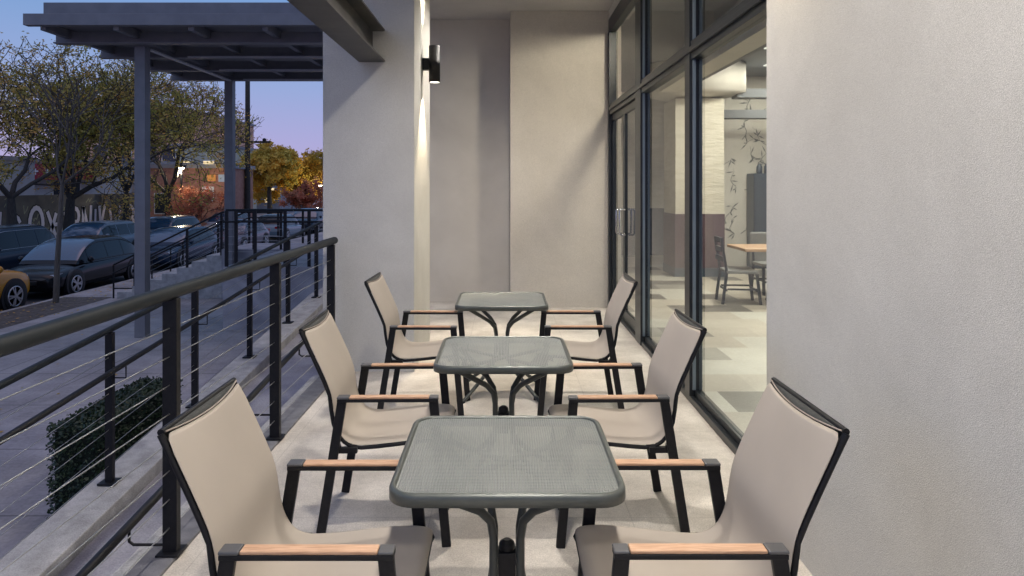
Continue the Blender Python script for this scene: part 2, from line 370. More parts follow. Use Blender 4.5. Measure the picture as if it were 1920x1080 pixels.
# landing, stairs
m = MB(); m.box(-5.60, -2.88, 13.6, 19.4, -1.25, .05); m.box(-2.878, -1.61, 10.22, 19.4, -1.25, .049); m.box(-7.2, -5.602, 17.4, 19.4, -1.25, .048)
tag(m.build('landing', M['ramp']), kind='structure')
m = MB()
for i in range(7):
    x1 = -7.202 - i*.38; top = .05 - (i+1)*.156
    m.box(x1-.38, x1, 17.4, 19.4, -1.25, top)
tag(m.build('stairs', M['kerb']), kind='structure')
def simple_rail(name, label, x0, x1, y, zf, posts, n=5):
    t = empty(name, (0, y, 0), 0, label, 'railing')
    m = MB(); m.tube([(x0,0,zf(x0)+1.13),(x1,0,zf(x1)+1.13)], .024, 10); m.build('top_rail', M['rail'], t)
    m = MB(); m.tube([(x0,-.07,zf(x0)+.9),(x1,-.07,zf(x1)+.9)], .019, 8); m.build('handrail', M['black'], t)
    for x in posts:
        m = MB(); m.box(x-.03,x+.03,-.02,.02,zf(x)-.02,zf(x)+1.12); m.build('post', M['black'], t)
    for k in range(n):
        z = .15+k*.15; m = MB(); m.tube([(x0,0,zf(x0)+z),(x1,0,zf(x1)+z)], .004, 5); m.build('cable', M['cable'], t)
    return t
simple_rail('landing_railing', 'level black railing across the front of the entrance landing', -5.56, -1.65, 13.66, lambda x: .05, (-5.55,-5.36,-4.98,-4.38,-3.9,-3.2,-2.5,-1.8))
sz = lambda x: min(.0, .0 + (x+7.2)*.45)
t = simple_rail('stair_railing', 'sloping black railing down the street stairs, on the side nearer the patio', -9.9, -5.6, 17.45, lambda x: (-.1 + (x+7.2)*.47 if x < -7.2 else -.1+(x+7.2)*.0), (-9.6,-8.4,-7.2,-6.4)) if False else None
def stair_rail(label, y):
    t = empty('stair_railing', (0, y, 0), 0, label, 'railing')
    zt = lambda x: (1.0 if x > -7.2 else 1.0 + (x+7.2)*.485)
    for nm, off, dy, r in (('top_rail', 0, 0, .024), ('handrail', -.22, -.06, .019)):
        m = MB(); m.tube([(-9.98,dy,zt(-9.98)+off),(-7.2,dy,zt(-7.2)+off),(-5.65,dy,zt(-6)+off)], r, 10); m.build(nm, M['black'], t)
    for x in (-9.1,-8.1,-7.22,-6.4,-5.7):
        m = MB(); m.box(x-.028,x+.028,-.02,.02,zt(x)-1.1,zt(x)); m.build('post', M['black'], t)
    for k in range(5):
        o = -.35-.13*k; m = MB(); m.tube([(-9.1,0,zt(-9.1)+o),(-7.2,0,1.0+o),(-5.7,0,1.0+o)], .004, 5); m.build('cable', M['cable'], t)
    # returned loop at the foot of the stairs
    m = MB(); m.tube([(-9.98,0,zt(-9.98)),(-9.98,0,G+.3),(-9.98,0,G)], .022, 8); m.tube([(-9.98,0,G+.25),(-9.45,0,G+.25)], .018, 8); m.tube([(-9.45,0,G),(-9.45,0,zt(-9.45))], .022, 8)
    m.build('end_loop', M['black'], t)
stair_rail('sloping black railing down the street stairs, the side nearer the patio', 17.45)
stair_rail('sloping black railing down the street stairs, the side farther from the patio', 19.35)

# ------------------------------------------------------------------ canopy
t = empty('entrance_canopy', (-6.8, 15, G), 0, 'flat grey steel entrance canopy on two square posts', 'canopy')
ox, oy, oz = 6.8, -15, -G
def cb(name, x0, x1, y0, y1, z0, z1, mt=None, bev=.004):
    m = MB(); m.box(x0+ox, x1+ox, y0+oy, y1+oy, z0+oz, z1+oz); return m.build(name, mt or M['canopy'], t, bevel=bev)
XR = -2.2
for y in (12.96, 17.1): cb('post', -6.965, -6.765, y-.1, y+.1, G+.002, 4.30)
for y in (12.70, 14.12, 15.68, 17.1, 18.5):
    m = MB()
    m.box(-8.33+ox, XR+ox, y-.09+oy, y+.09+oy, 4.30+oz, 4.325+oz); m.box(-8.33+ox, XR+ox, y-.012+oy, y+.012+oy, 4.325+oz, 4.53+oz)
    if y < 18: m.build('joist', [M['canopy']], t)
for x in (-8.1, -6.82, -5.5, -4.2, -2.9):
    m = MB(); m.box(x-.05+ox, x+.05+ox, 12.0+oy, 17.2+oy, 4.40+oz, 4.55+oz); m.build('purlin', M['canopy'], t)
for y in (14.12, 15.68, 17.1):
    cb('lit_edge', -6.5, XR, y-.10, y-.092, 4.30, 4.335, M['canopy_lit'], 0)  # pale strips draw the bright lit edges of the joists
m = MB(); m.box(-6.87+ox, -6.77+ox, 13.1+oy, 16.95+oy, 4.27+oz, 4.30+oz-.003); m.build('post_tie', M['canopy_lit'], t)
cb('fascia', -8.36, XR, 11.86, 12.0, 4.46, 4.66); cb('upper_fascia', -8.30, XR, 12.3, 12.42, 4.70, 4.97)
cb('deck', -8.33, XR, 12.002, 17.25, 4.56, 4.66); cb('roof_cap', -8.2, XR, 12.43, 17.2, 4.68, 4.80)

# ------------------------------------------------------------------ storefront
t = empty('storefront_window', (1.42, 6.4, 0), 0, 'tall black framed storefront glazing with double glass doors', 'window')
def sf(name, x0, x1, y0, y1, z0, z1, mt=None, parent=None, bev=.003):
    m = MB(); m.box(x0-1.42, x1-1.42, y0-6.4, y1-6.4, z0, z1); return m.build(name, mt or M['frame'], parent or t, bevel=bev)
sf('sill', 1.42, 1.455, 3.41, 7.05, .001, .05); sf('sill', 1.457, 1.515, 3.41, 7.05, .001, .095)
sf('threshold', 1.42, 1.515, 7.4, 9.2, .001, .035)
sf('transom', 1.425, 1.515, 3.41, 9.2, 2.62, 2.76)
sf('transom_lip', 1.405, 1.424, 3.41, 9.2, 2.67, 2.71)
sf('header', 1.425, 1.515, 3.41, 9.32, 3.74, 3.93)
sf('mullion', 1.415, 1.515, 5.21, 5.35, .051, 3.74); sf('trim_strip', 1.437, 1.462, 5.198, 5.209, .10, 3.74, M['frame_edge'])
sf('mullion', 1.415, 1.515, 7.08, 7.37, .0, 3.74); sf('trim_strip', 1.437, 1.462, 7.068, 7.079, .10, 3.74, M['frame_edge'])
sf('jamb', 1.415, 1.515, 9.2, 9.318, 0, 3.74); sf('jamb', 1.43, 1.515, 3.412, 3.50, .096, 3.74)
for (a, b) in ((3.5,5.2),(5.37,7.08)):
    sf('pane', 1.475, 1.481, a, b, .095, 2.62, M['glass'], bev=0); sf('pane', 1.475, 1.481, a, b, 2.76, 3.74, M['glass'], bev=0)
sf('pane', 1.475, 1.481, 7.37, 9.2, 2.76, 3.74, M['glass'], bev=0)
light('SPOT', 'end_wall_wash', (2.12, 7.2, 3.9), 330, (1,.85,.66), spot_size=R(100), spot_blend=.8, shadow_soft_size=.2, rot=(Vector((2.12,7.2,3.9))-Vector((.6,9.3,2.3))).to_track_quat('Z','Y').to_euler())  # unseen lamp added to throw a warm wash on the end wall
wl = empty('wash_lamp', (2.12, 7.2, 3.95), 0, 'unseen round lamp in the lobby ceiling, added to wash the end wall', 'ceiling light')
MB().lathe([(.001,-.006),(.07,-.006)]).build('lens', M['lens'], wl)
for i, (a, b) in enumerate(((7.375, 8.285), (8.29, 9.195))):
    d = empty('door', (0,0,0)); d.parent = t
    m = MB()
    y0, y1 = a-6.4, b-6.4
    m.box(.035,.07,y0,y0+.05,.04,2.61); m.box(.035,.07,y1-.05,y1,.04,2.61); m.box(.035,.07,y0+.05,y1-.05,.04,.16); m.box(.035,.07,y0+.05,y1-.05,2.53,2.61)
    m.build('door_frame', M['frame'], d)
    m = MB(); m.box(.055,.061,y0+.055,y1-.055,.16,2.53); m.build('door_glass', M['glass'], d)
    hy = (y1-.10) if i == 0 else (y0+.12)
    m = MB(); m.tube([(.035,hy,1.07),(-.02,hy,1.07),(-.035,hy,1.085),(-.035,hy,1.36),(-.02,hy,1.375),(.035,hy,1.375)], .011, 10); m.build('handle', M['chrome'], d)
m = MB(); m.box(1.425, 1.70, 3.412, 9.318, 3.932, 4.05); tag(m.build('window_lintel', M['stucco']), 'narrow stucco lintel between storefront header and ceiling', 'lintel')

# ------------------------------------------------------------------ interior
M['int_wall'] = mat('interior_plaster', (.60,.57,.50), .85, col2=(.68,.64,.57), scale=2)
def ledge_stone():
    m = mat('split_face_panel', (.62,.57,.46), .85, col2=(.70,.65,.54), scale=3, stretch=(1,1,4), bump=.5, bscale=6, bdist=.03, detail=8)
    return m
M['stone'] = ledge_stone()
M['maroon'] = mat('wainscot', (.085,.05,.06), .5, col2=(.11,.065,.075), scale=3, stretch=(6,6,1))
M['slate'] = mat('wainscot_base', (.05,.075,.10), .5)
M['int_dark'] = mat('ceiling_dark_coffer', (.20,.21,.22), .8)
M['navy'] = mat('cabinet_paint', (.028,.045,.07), .4, col2=(.035,.055,.08), scale=5)
M['chairdark'] = mat('dark_stain', (.012,.018,.028), .5)
M['oak'] = mat('oak_top', (.50,.30,.17), .45, col2=(.60,.38,.22), scale=5, stretch=(1,8,1))
M['greyfab'] = mat('grey_upholstery', (.22,.22,.21), .85)
def tiles():
    m = mat('carpet_tile_floor', (.5,.47,.40), .5, spec=.5); nt = m.node_tree; N = nt.nodes; L = nt.links; b = N['Principled BSDF']
    tc = N.new('ShaderNodeTexCoord'); mp = N.new('ShaderNodeMapping'); mp.inputs['Scale'].default_value = (1/.52, 1/.5, 1); L.new(tc.outputs['Object'], mp.inputs[0])
    sp = N.new('ShaderNodeSeparateXYZ'); L.new(mp.outputs[0], sp.inputs[0])
    fx = N.new('ShaderNodeMath'); fx.operation = 'FLOOR'; fy = N.new('ShaderNodeMath'); fy.operation = 'FLOOR'
    L.new(sp.outputs['Y'], fy.inputs[0])
    ofs = N.new('ShaderNodeMath'); ofs.operation = 'MULTIPLY_ADD'; ofs.inputs[1].default_value = .37; L.new(fy.outputs[0], ofs.inputs[0]); L.new(sp.outputs['X'], ofs.inputs[2])
    L.new(ofs.outputs[0], fx.inputs[0])
    cb_ = N.new('ShaderNodeCombineXYZ'); L.new(fx.outputs[0], cb_.inputs[0]); L.new(fy.outputs[0], cb_.inputs[1])
    wn = N.new('ShaderNodeTexWhiteNoise'); wn.noise_dimensions = '2D'; L.new(cb_.outputs[0], wn.inputs['Vector'])
    cr = N.new('ShaderNodeValToRGB'); cr.color_ramp.interpolation = 'CONSTANT'
    e = cr.color_ramp.elements; e[0].color = (.60,.54,.44,1); e[1].position = .40; e[1].color = (.54,.48,.39,1)
    x = e.new(.60); x.color = (.66,.63,.54,1); x = e.new(.70); x.color = (.17,.155,.13,1); x = e.new(.86); x.color = (.36,.34,.29,1)
    L.new(wn.outputs['Value'], cr.inputs[0])
    nz = N.new('ShaderNodeTexNoise'); nz.inputs['Scale'].default_value = 30; nz.inputs['Detail'].default_value = 6; L.new(tc.outputs['Object'], nz.inputs['Vector'])
    mx = N.new('ShaderNodeMix'); mx.data_type = 'RGBA'; mx.blend_type = 'OVERLAY'; mx.inputs[0].default_value = .2
    L.new(cr.outputs[0], mx.inputs[6]); L.new(nz.outputs['Fac'], mx.inputs[7]); L.new(mx.outputs[2], b.inputs['Base Color'])
    b.inputs['Roughness'].default_value = .38
    return m
M['tiles'] = tiles()
tag(MB().box(1.517, 9, 3.0, 18, -.3, .0).build('interior_floor', M['tiles']), kind='structure')
tag(MB().box(1.604, 9, 3.0, 18, 3.95, 4.04).build('interior_ceiling', M['int_dark']), kind='structure')
def plain_wall(label, b, mt=M['int_wall']):
    return tag(MB().box(*b).build('interior_wall', mt), label, 'wall')
plain_wall('pale interior wall closing the lobby behind the dining area', (8.5,8.7,3.0,18,0,3.95))
# mural wall
w = empty('mural_wall', (0,14.2,0), 0, 'interior wall with a painted branch mural behind the dining set', 'wall')
MB().box(4.35, 8.49, 0, .2, 0, 3.94).build('wall_face', M['int_wall'], w)
rr = random.Random(11); m = MB()
for k in range(34):
    x = rr.uniform(4.4, 6.6); z = rr.uniform(.6, 3.3); a = rr.uniform(-.9, .9)+PI/2*(rr.random()<.5); ln = rr.uniform(.25,.7)
    pts = [(x + ln*math.cos(a)*s_/6 + .05*math.sin(s_*1.3+k), -.012, z + ln*math.sin(a)*s_/6 + .03*math.cos(s_+k)) for s_ in range(7)]
    m.tube(pts, [.008*(1-s_/8) for s_ in range(7)], 4)
    for q in range(6):
        c = Vector(pts[rr.randrange(7)]); b_ = rr.uniform(0, 2*PI); l2 = rr.uniform(.08,.2)
        u = Vector((math.cos(b_), 0, math.sin(b_))); v = Vector((-u.z, 0, u.x))
        m.add([c, c+u*l2*.5+v*.014, c+u*l2, c+u*l2*.5-v*.014], [(0,1,2,3)])
m.build('branch_mural', mat('mural_ink', (.16,.17,.17), .8), w)
tag(MB().box(1.7, 4.09, 16.5, 16.7, 1.13, 3.94).build('interior_wall', M['stone']), 'ridged cream wall above blue grey wainscot deep inside the lobby', 'wall')
tag(MB().box(1.7, 4.10, 16.48, 16.72, 0, 1.128).build('wainscot', mat('wainscot_grey', (.10,.11,.14), .5)), 'blue grey wainscot under the deep cream wall', 'panelling')
# pier with drum
p = empty('interior_pier', (3.585, 12.95, 0), 0, 'square lobby pier, cream stone above maroon panelling, under a round soffit', 'pier')
MB().box(-.445,.445,-.445,.445,1.15,3.27).build('stone_cladding', M['stone'], p)
MB().box(-.455,.455,-.455,.455,.16,1.148).build('wainscot', M['maroon'], p)
MB().box(-.46,.46,-.46,.46,0,.158).build('base', M['slate'], p)
MB().lathe([(.05,3.272),(.50,3.30),(.95,3.40),(.95,3.92),(.05,3.94)], n=48).build('drum_soffit', M['int_wall'], p)
tag(MB().box(2.6, 2.9, 3.2, 11.4, 3.235, 3.41).build('ceiling_bulkhead', M['int_wall']), 'cream bulkhead band running along the lobby ceiling', 'bulkhead')
tag(MB().box(2.902, 3.3, 3.2, 11.4, 3.41, 3.94).build('ceiling_bulkhead', M['int_dark']), 'grey upstand above the cream lobby bulkhead', 'bulkhead')
for i, z in enumerate((3.0, 3.3)):
    tag(MB().box(4.3, 8.4, 13.4-i*.8, 13.7-i*.8, z, z+.16).build('ceiling_beam', M['int_dark']), ('lower' if i==0 else 'upper')+' grey ceiling beam above the mural wall', 'beam')
c = empty('tall_cabinet', (5.45, 13.95, 0), 0, 'tall navy cabinet standing against the mural wall', 'cabinet')
MB().box(-.42,.42,-.2,.2,0,1.92).build('body', M['navy'], c, bevel=.01)
MB().box(-.40,-.01,-.222,-.202,.05,1.87).build('door', M['navy'], c, bevel=.004); MB().box(.01,.40,-.222,-.202,.05,1.87).build('door', M['navy'], c, bevel=.004)
for (x, lb) in ((-.25,'left'),(-.1,'right')):
    tag(MB().lathe([(.05,0),(.06,.02),(.06,.14),(.03,.17),(.03,.2)], (5.45+x,13.9,1.921), n=16).build('jar', M['navy']), f'small dark jar on the tall cabinet, the {lb} of the two', 'jar')
# dining table and chairs
T = empty('dining_table', (3.98, 9.9, 0), 0, 'wood topped dining table inside behind the glass', 'table')
MB().box(-.62,.7,-.4,.4,.74,.785).build('tabletop', M['oak'], T, bevel=.01)
MB().lathe([(.28,0),(.26,.03),(.045,.06),(.04,.70),(.2,.74)], (0.1,0,0)).build('pedestal', M['chairdark'], T)
def dchair(loc, rz_, label, up=False):
    c = empty('dining_chair', loc, rz_, label, 'chair', 'dining chairs inside')
    MB().box(-.22,.22,-.22,.22,.43,.475).build('seat', M['greyfab'], c, bevel=.012)
    for x in (-.2,.2):
        m = MB(); m.bar((x*1.05,.25,0),(x,.2,.43),.035,.035,(1,0,0)); m.build('leg', M['chairdark'], c)
        m = MB(); m.bar((x*1.05,-.27,0),(x,-.21,.45),.035,.035,(1,0,0)); m.bar((x,-.21,.45),(x,-.29,.93),.035,.03,(1,0,0)); m.build('leg', M['chairdark'], c)
    m = MB(); m.box(-.2,.2,-.215,-.2,.18,.21); m.box(-.2,.2,.2,.215,.18,.21); m.box(-.215,-.2,-.2,.2,.2,.225); m.box(.2,.215,-.2,.2,.2,.225); m.build('stretcher', M['chairdark'], c)
    if up: MB().box(-.24,.24,-.30,-.24,.40,.93).build('backrest', M['greyfab'], c, bevel=.03)
    else:
        m = MB()
        for z in (.60,.73,.86): m.box(-.19,.19,-.285,-.255,z,z+.07)
        m.build('backrest', M['chairdark'], c)
dchair((3.35, 9.75, 0), R(-95), 'dark ladder back chair at the left end of the inside dining table')
dchair((4.15, 10.6, 0), R(180), 'grey upholstered chair on the far side of the inside dining table', True)
dchair((3.85, 9.25, 0), R(-8), 'dark ladder back chair on the near side of the inside dining table')
# interior lamps
for (x, y, e) in ((3.6, 5.2, 1), (3.6, 8.2, 1), (4.6, 11.0, 1.2), (5.2, 12.6, .5)):
    l = empty('ceiling_panel_light', (x, y, 3.945), 0, 'square flush ceiling light panel inside the lobby', 'ceiling light', 'lobby ceiling lights')
    MB().box(-.3,.3,-.3,.3,-.02,-.002).build('diffuser', emis('panel', (1,.93,.8), 1.3) if 'panel' not in bpy.data.materials else bpy.data.materials['panel'], l)
    light('AREA', 'lobby_lamp', (x, y, 3.91), 112*e, (1,.93,.80), shape='SQUARE', size=.6)

# ------------------------------------------------------------------ patio tables
def rrect(w, d, r, n=7):
    pts = []
    for cx, cy, a0 in ((w/2-r, d/2-r, 0), (-w/2+r, d/2-r, 90), (-w/2+r, -d/2+r, 180), (w/2-r, -d/2+r, 270)):
        for i in range(n+1):
            a = R(a0 + 90*i/n); pts.append((cx+r*math.cos(a), cy+r*math.sin(a)))
    return pts
def make_table():
    t = empty('patio_table', (0,0,0))
    w, d = .715, .70
    secs = [(0, .7150), (0, .7440), (.004, .7505), (.010, .7530), (.017, .7520), (.021, .7470), (.021, .7150)]
    m = MB(); vs = []; n = len(rrect(1,1,.1))
    for ins, z in secs:
        vs += [(x, y, z) for x, y in rrect(w-2*ins, d-2*ins, .085-ins)]
    k = len(secs)
    m.add(vs, [(i*n+j, i*n+(j+1)%n, ((i+1)%k)*n+(j+1)%n, ((i+1)%k)*n+j) for i in range(k) for j in range(n)], True)
    m.build('rim', M['rim'], t)
    m = MB(); m.prism(rrect(w-.0425, d-.0425, .064), .7425, .7455); m.build('mesh_top', M['perf'], t)
    for sx in (-1, 1):
        for sy in (-1, 1):
            P = [(.30,.27,.004),(.27,.245,.03),(.10,.09,.20),(.055,.05,.27),(.045,.04,.34),(.045,.04,.47),(.055,.048,.53),(.09,.08,.58),(.25,.22,.706)]
            m = MB(); m.tube([(sx*a, sy*b, c) for a, b, c in P], .0148, 12); m.build('leg', M['tubegrey'], t)
            m = MB(); m.lathe([(.02,0),(.022,.003),(.018,.012)], (sx*.30, sy*.27, 0), n=12); m.build('foot', M['black'], t)
    m = MB(); m.box(-.03,.03,-.028,.028,.30,.41); m.lathe([(.024,.41),(.028,.42),(.026,.435),(.012,.445)], n=16); m.build('hub', M['black'], t, bevel=.003)
    m = MB(); m.bar((-.22,-.2,.708),(.22,.2,.708),.02,.012,(0,0,1)); m.bar((-.22,.2,.7075),(-.02,.02,.7075),.02,.011,(0,0,1)); m.bar((.02,-.02,.7075),(.22,-.2,.7075),.02,.011,(0,0,1)); m.build('crossbar', M['tubegrey'], t)
    return t
tab = make_table()
TL = ['nearest square perforated metal patio table, in front', 'middle square perforated metal patio table', 'farthest square perforated metal patio table, by the end wall']
for i, (x, y) in enumerate(((.010, 2.335), (-.003, 3.755), (-.018, 5.48))):
    o = tab if i == 0 else copy_tree(tab)
    o.location = (x, y, 0); tag(o, TL[i], 'table', 'square patio tables in a row')

# ------------------------------------------------------------------ patio chairs
PROF = [(.296,.447),(.302,.458),(.295,.472),(.27,.480),(.22,.483),(.15,.478),(.06,.468),(-.03,.458),(-.10,.453),(-.145,.457),(-.18,.475),(-.208,.512),(-.224,.56),(-.234,.62),(-.242,.69),(-.266,.75),(-.293,.81),(-.3255,.88),(-.375,.985)]
def make_chair():
    t = empty('patio_chair', (0,0,0))
    W = .250
    # sling
    nu = 14; m = MB(); vs = []
    K = len(PROF)
    for k, (x, z) in enumerate(PROF):
        a = PROF[max(k-1,0)]; b = PROF[min(k+1,K-1)]
        d = Vector((b[0]-a[0], b[1]-a[1])).normalized(); nrm = Vector((d.y, -d.x))  # towards sitter/up
        if nrm.y < 0 and k < 9: nrm = -nrm
        s_ = .016 if k > 12 else .011
        if k < 4: s_ = .004
        for j in range(nu+1):
            v = -1 + 2*j/nu; sag = s_*(1-v*v)
            if k > 12:  # back bows forward in the middle at the top
                f = (k-12)/(K-13); off = Vector((.0, 0)) + Vector((.030*f*(1-v*v) - .006*(1-v*v), -.012*f*(1-v*v)))
            else: off = Vector((0,-sag)) if k < 10 else Vector((-sag*.8, -sag*.3))
            vs.append((x+off.x+(.003 if k > 10 else 0), v*(W+.007), z+off.y+.002))
    m.add(vs, [(k*(nu+1)+j, k*(nu+1)+j+1, (k+1)*(nu+1)+j+1, (k+1)*(nu+1)+j) for k in range(K-1) for j in range(nu)], True)
    o = m.build('sling', M['sling'], t); so = o.modifiers.new('s', 'SOLIDIFY'); so.thickness = .003; so.offset = 0; o.modifiers.new('sub', 'SUBSURF').render_levels = 1
    # dark binding over the top bar between hem and bar
    m = MB(); vs = []
    for j in range(nu+1):
        v = -1 + 2*j/nu; q = 1-v*v
        vs += [(-.375+.024*q, v*(W-.004), .985-.012*q+.001), (-.381, v*(W-.004), .990), (-.386, v*(W-.004), .975), (-.345+.01*q, v*(W-.004), .915)]
    m.add(vs, [(j*4+i, j*4+i+1, (j+1)*4+i+1, (j+1)*4+i) for j in range(nu) for i in range(3)], True)
    o = m.build('back_binding', M['sling_dark'], t); so = o.modifiers.new('s', 'SOLIDIFY'); so.thickness = .002
    m = MB(); m.tube([(-.375+.024*(1-v*v)+.002, v*(W-.006), .985-.012*(1-v*v)+.001) for v in [-1+2*j/nu for j in range(nu+1)]], .0028, 6); m.build('hem', M['seam'], t)
    # rails along both edges
    for s_ in (-1, 1):
        m = MB(); m.tube([(x-(.009 if k>10 else .004), s_*(W-.002), z-(.011 if k<=9 else .005)) for k, (x, z) in enumerate(PROF)], .010, 8); m.build('side_rail', M['black'], t)
        m = MB(); y = s_*.284
        m.bar((.232,y,.672),(.292,y,0),.042,.02); m.build('front_leg', M['black'], t, bevel=.003)
        m = MB(); m.bar((-.185,y,.672),(-.292,y,0),.042,.02); m.build('rear_leg', M['black'], t, bevel=.003)
        a = MB(); a.box(-.205,.254,y-.022,y+.022,.668,.682); ar = a.build('armrest', M['black'], t, bevel=.002)
        a = MB(); a.box(-.150,.212,y-.020,y+.020,.6822,.692); a.build('wood_inlay', M['wood'], ar, bevel=.003)
        a = MB(); a.box(-.206,-.1515,y-.024,y+.024,.6822,.6925); a.build('arm_cap', M['cap'], ar, bevel=.004)
        a = MB(); a.box(.2135,.255,y-.022,y+.022,.6822,.6915); a.build('arm_cap', M['cap'], ar, bevel=.004)
        m = MB(); m.bar((-.215,s_*.25,.448),(-.205,s_*.284,.448),.03,.03,(0,0,1)) ; m.box(-.24,-.12,s_*.262-.012,s_*.262+.012,.425,.449); m.build('bracket', M['black'], t); m = MB(); m.box(.20,.265,s_*.262-.012,s_*.262+.012,.447,.468)
        m.build('bracket', M['black'], t)
    m = MB(); m.tube([(-.15,-.25,.432),(-.15,.25,.432)], .011, 8); m.build('crossbar', M['black'], t)
    m = MB(); m.tube([(.20,-.25,.445),(.20,.25,.445)], .011, 8); m.build('crossbar', M['black'], t)
    m = MB(); m.tube([(-.383,-.25,.985),(-.383,.25,.985)], .010, 8); m.build('back_end_bar', M['black'], t)
    m = MB(); m.tube([(.293,-.25,.447),(.293,.25,.447)], .010, 8); m.build('seat_end_bar', M['black'], t)
    return t
ch = make_chair()
CH = [(-.545, 2.095, 0, 'beige sling armchair, nearest on the railing side'), (-.560, 3.41, 1, 'beige sling armchair on the railing side at the middle table'),
      (-.575, 4.985, -1, 'beige sling armchair on the railing side, standing by the stucco column'),
      (.545, 2.10, 180, 'taupe sling armchair nearest the large stucco wall'), (.545, 3.41, 181, 'taupe sling armchair on the window side at the middle table'),
      (.538, 4.99, 179.5, 'taupe sling armchair on the window side, in front of the glass doors')]
for i, (x, y, a, lb) in enumerate(CH):
    o = ch if i == 0 else copy_tree(ch)
    o.location = (x, y, 0); o.rotation_euler = (0,0,R(a)); tag(o, lb, 'chair', 'sling armchairs round the patio tables')

# ------------------------------------------------------------------ hedge planter
M['leafdark'] = mat('hedge_leaf', (.008,.022,.010), .5, col2=(.018,.042,.016), scale=20)
h = empty('hedge_planter', (-3.58, 6.4, G), 0, 'clipped dark green box hedge standing beside the ramp', 'hedge')
m = MB(); m.box(-.17,.17,-.70,.70,0,.80); m.build('core', mat('hedge_core', (.006,.012,.006), .9), h)
m = MB(); rr = random.Random(5)
for k in range(13000):
    f = rr.random()
    x = rr.uniform(-.2,.2); y = rr.uniform(-.73,.73); z = rr.uniform(.0,.86)
    q = rr.random()
    if q < .15: y = rr.choice((-.73,.73))
    elif q < .7: x = rr.choice((-.2,.2))
    else: z = .84
    c = Vector((x,y,z)) + Vector([rr.gauss(0,.012) for _ in range(3)])
    u = Vector([rr.gauss(0,1) for _ in range(3)]).normalized(); v = u.orthogonal().normalized(); s_ = rr.uniform(.010,.02)
    m.add([c-u*s_, c+v*s_*.6, c+u*s_, c-v*s_*.6], [(0,1,2,3)])
m.build('foliage', M['leafdark'], h)

# ------------------------------------------------------------------ trees
M['bark'] = mat('bark', (.035,.03,.027), .9, col2=(.065,.056,.048), scale=12, stretch=(3,3,.6), bump=.6, bscale=20)
M['barklight'] = mat('bark_pale', (.10,.085,.07), .9, col2=(.15,.13,.11), scale=12, stretch=(3,3,.6), bump=.6, bscale=20)
def leafmat(n, a, b, s=.8):
    m = mat(n, a, .6, col2=b, scale=s, detail=3); nt = m.node_tree; N = nt.nodes; L = nt.links
    tl = N.new('ShaderNodeBsdfTranslucent'); x = N.new('ShaderNodeMixShader'); x.inputs[0].default_value = .3
    L.new(N['Principled BSDF'].inputs['Base Color'].links[0].from_socket, tl.inputs[0])
    L.new(N['Principled BSDF'].outputs[0], x.inputs[1]); L.new(tl.outputs[0], x.inputs[2]); L.new(x.outputs[0], N['Material Output'].inputs[0]); return m
M['leaf_olive'] = leafmat('leaf_olive', (.27,.28,.06), (.52,.38,.08))
M['leaf_brown'] = leafmat('leaf_orange_brown', (.30,.28,.06), (.66,.36,.08))
M['leaf_gold'] = leafmat('leaf_gold', (.80,.47,.06), (.58,.46,.09), .6)
M['leaf_red'] = leafmat('leaf_rust', (.55,.15,.08), (.40,.18,.09), 1.5)
def tree(name, loc, label, seed, height=8.5, spread=1.0, trunk_h=2.3, r0=.2, leaf=M['leaf_olive'], leafn=10, leafs=.06, depth=6, bark=None, kids=3, up=.35, group=None, first=4, cat='tree'):
    rr = random.Random(seed); t = empty(name, loc, rr.uniform(0, 6.28), label, cat, group)
    tm = MB(); cm = MB()
    tips = []
    H0 = height - trunk_h
    def grow(p, d, ln, r, dep):
        n = 3 if dep < depth-1 else 2
        pts = [p]; rs = [r]; q = Vector(p); dd = Vector(d)
        for i in range(n):
            dd = (dd + Vector([rr.gauss(0,.16 if dep else .045) for _ in range(3)]) + Vector((0,0,up*.16))).normalized()
            q = q + dd*(ln/n); pts.append(q.copy()); rs.append(r*(1-.38*(i+1)/n))
        rs = [max(x_, .013 if dep >= depth-1 else .018) for x_ in rs]; tgt = tm if dep <= 1 else cm
        tgt.mat(0); tgt.tube(pts, rs, 7 if dep <= 1 else (4 if dep <= 3 else 3), caps=False)
        if dep >= depth-2: tips.extend(pts[1:])
        if dep >= depth: return
        k = kids if dep > 0 else first
        for i in range(k):
            a = 2*PI*(i + rr.uniform(-.3,.3))/k + dep
            tilt = rr.uniform(.35,.85) * (1.0 if dep > 0 else .8)*spread
            ax = dd.orthogonal().normalized(); ax.rotate(Matrix.Rotation(a, 3, dd))
            nd = (dd*math.cos(tilt) + ax*math.sin(tilt)).normalized()
            pi = rr.choice(pts[1:]) if (i > 0 and dep > 0) else pts[-1]
            grow(pi, nd, ln*rr.uniform(.62,.85) if dep > 0 else H0*.36*rr.uniform(.85,1.15), rs[-1]*rr.uniform(.55,.75), dep+1)
    grow(Vector((0,0,0)), Vector((0,0,1)), trunk_h, r0, 0)
    cm.mat(1)
    for p in tips:
        dens = .5 + .5*math.sin(p.x*1.7+seed)*math.sin(p.y*1.9)*math.cos(p.z*1.5)
        for _ in range(int(leafn*rr.uniform(.2,1.2)*(dens+.25))):
            c = p + Vector([rr.gauss(0,.11) for _ in range(3)])
            u = Vector([rr.gauss(0,1) for _ in range(3)]).normalized(); v = u.orthogonal().normalized(); s_ = leafs*rr.uniform(.6,1.3)
            cm.add([c-u*s_, c+v*s_*.55, c+u*s_, c-v*s_*.55], [(0,1,2,3)])
    tm.build('trunk', bark or M['bark'], t); cm.build('crown', [bark or M['bark'], leaf], t)
    return t
tree('street_tree', (-19.6, 27.2, G), 'tall dark street tree at the far left edge, across the road', 21, 9.0, 1.15, 2.4, .24, M['leaf_brown'], 11, leafs=.064, group='autumn trees across the road')
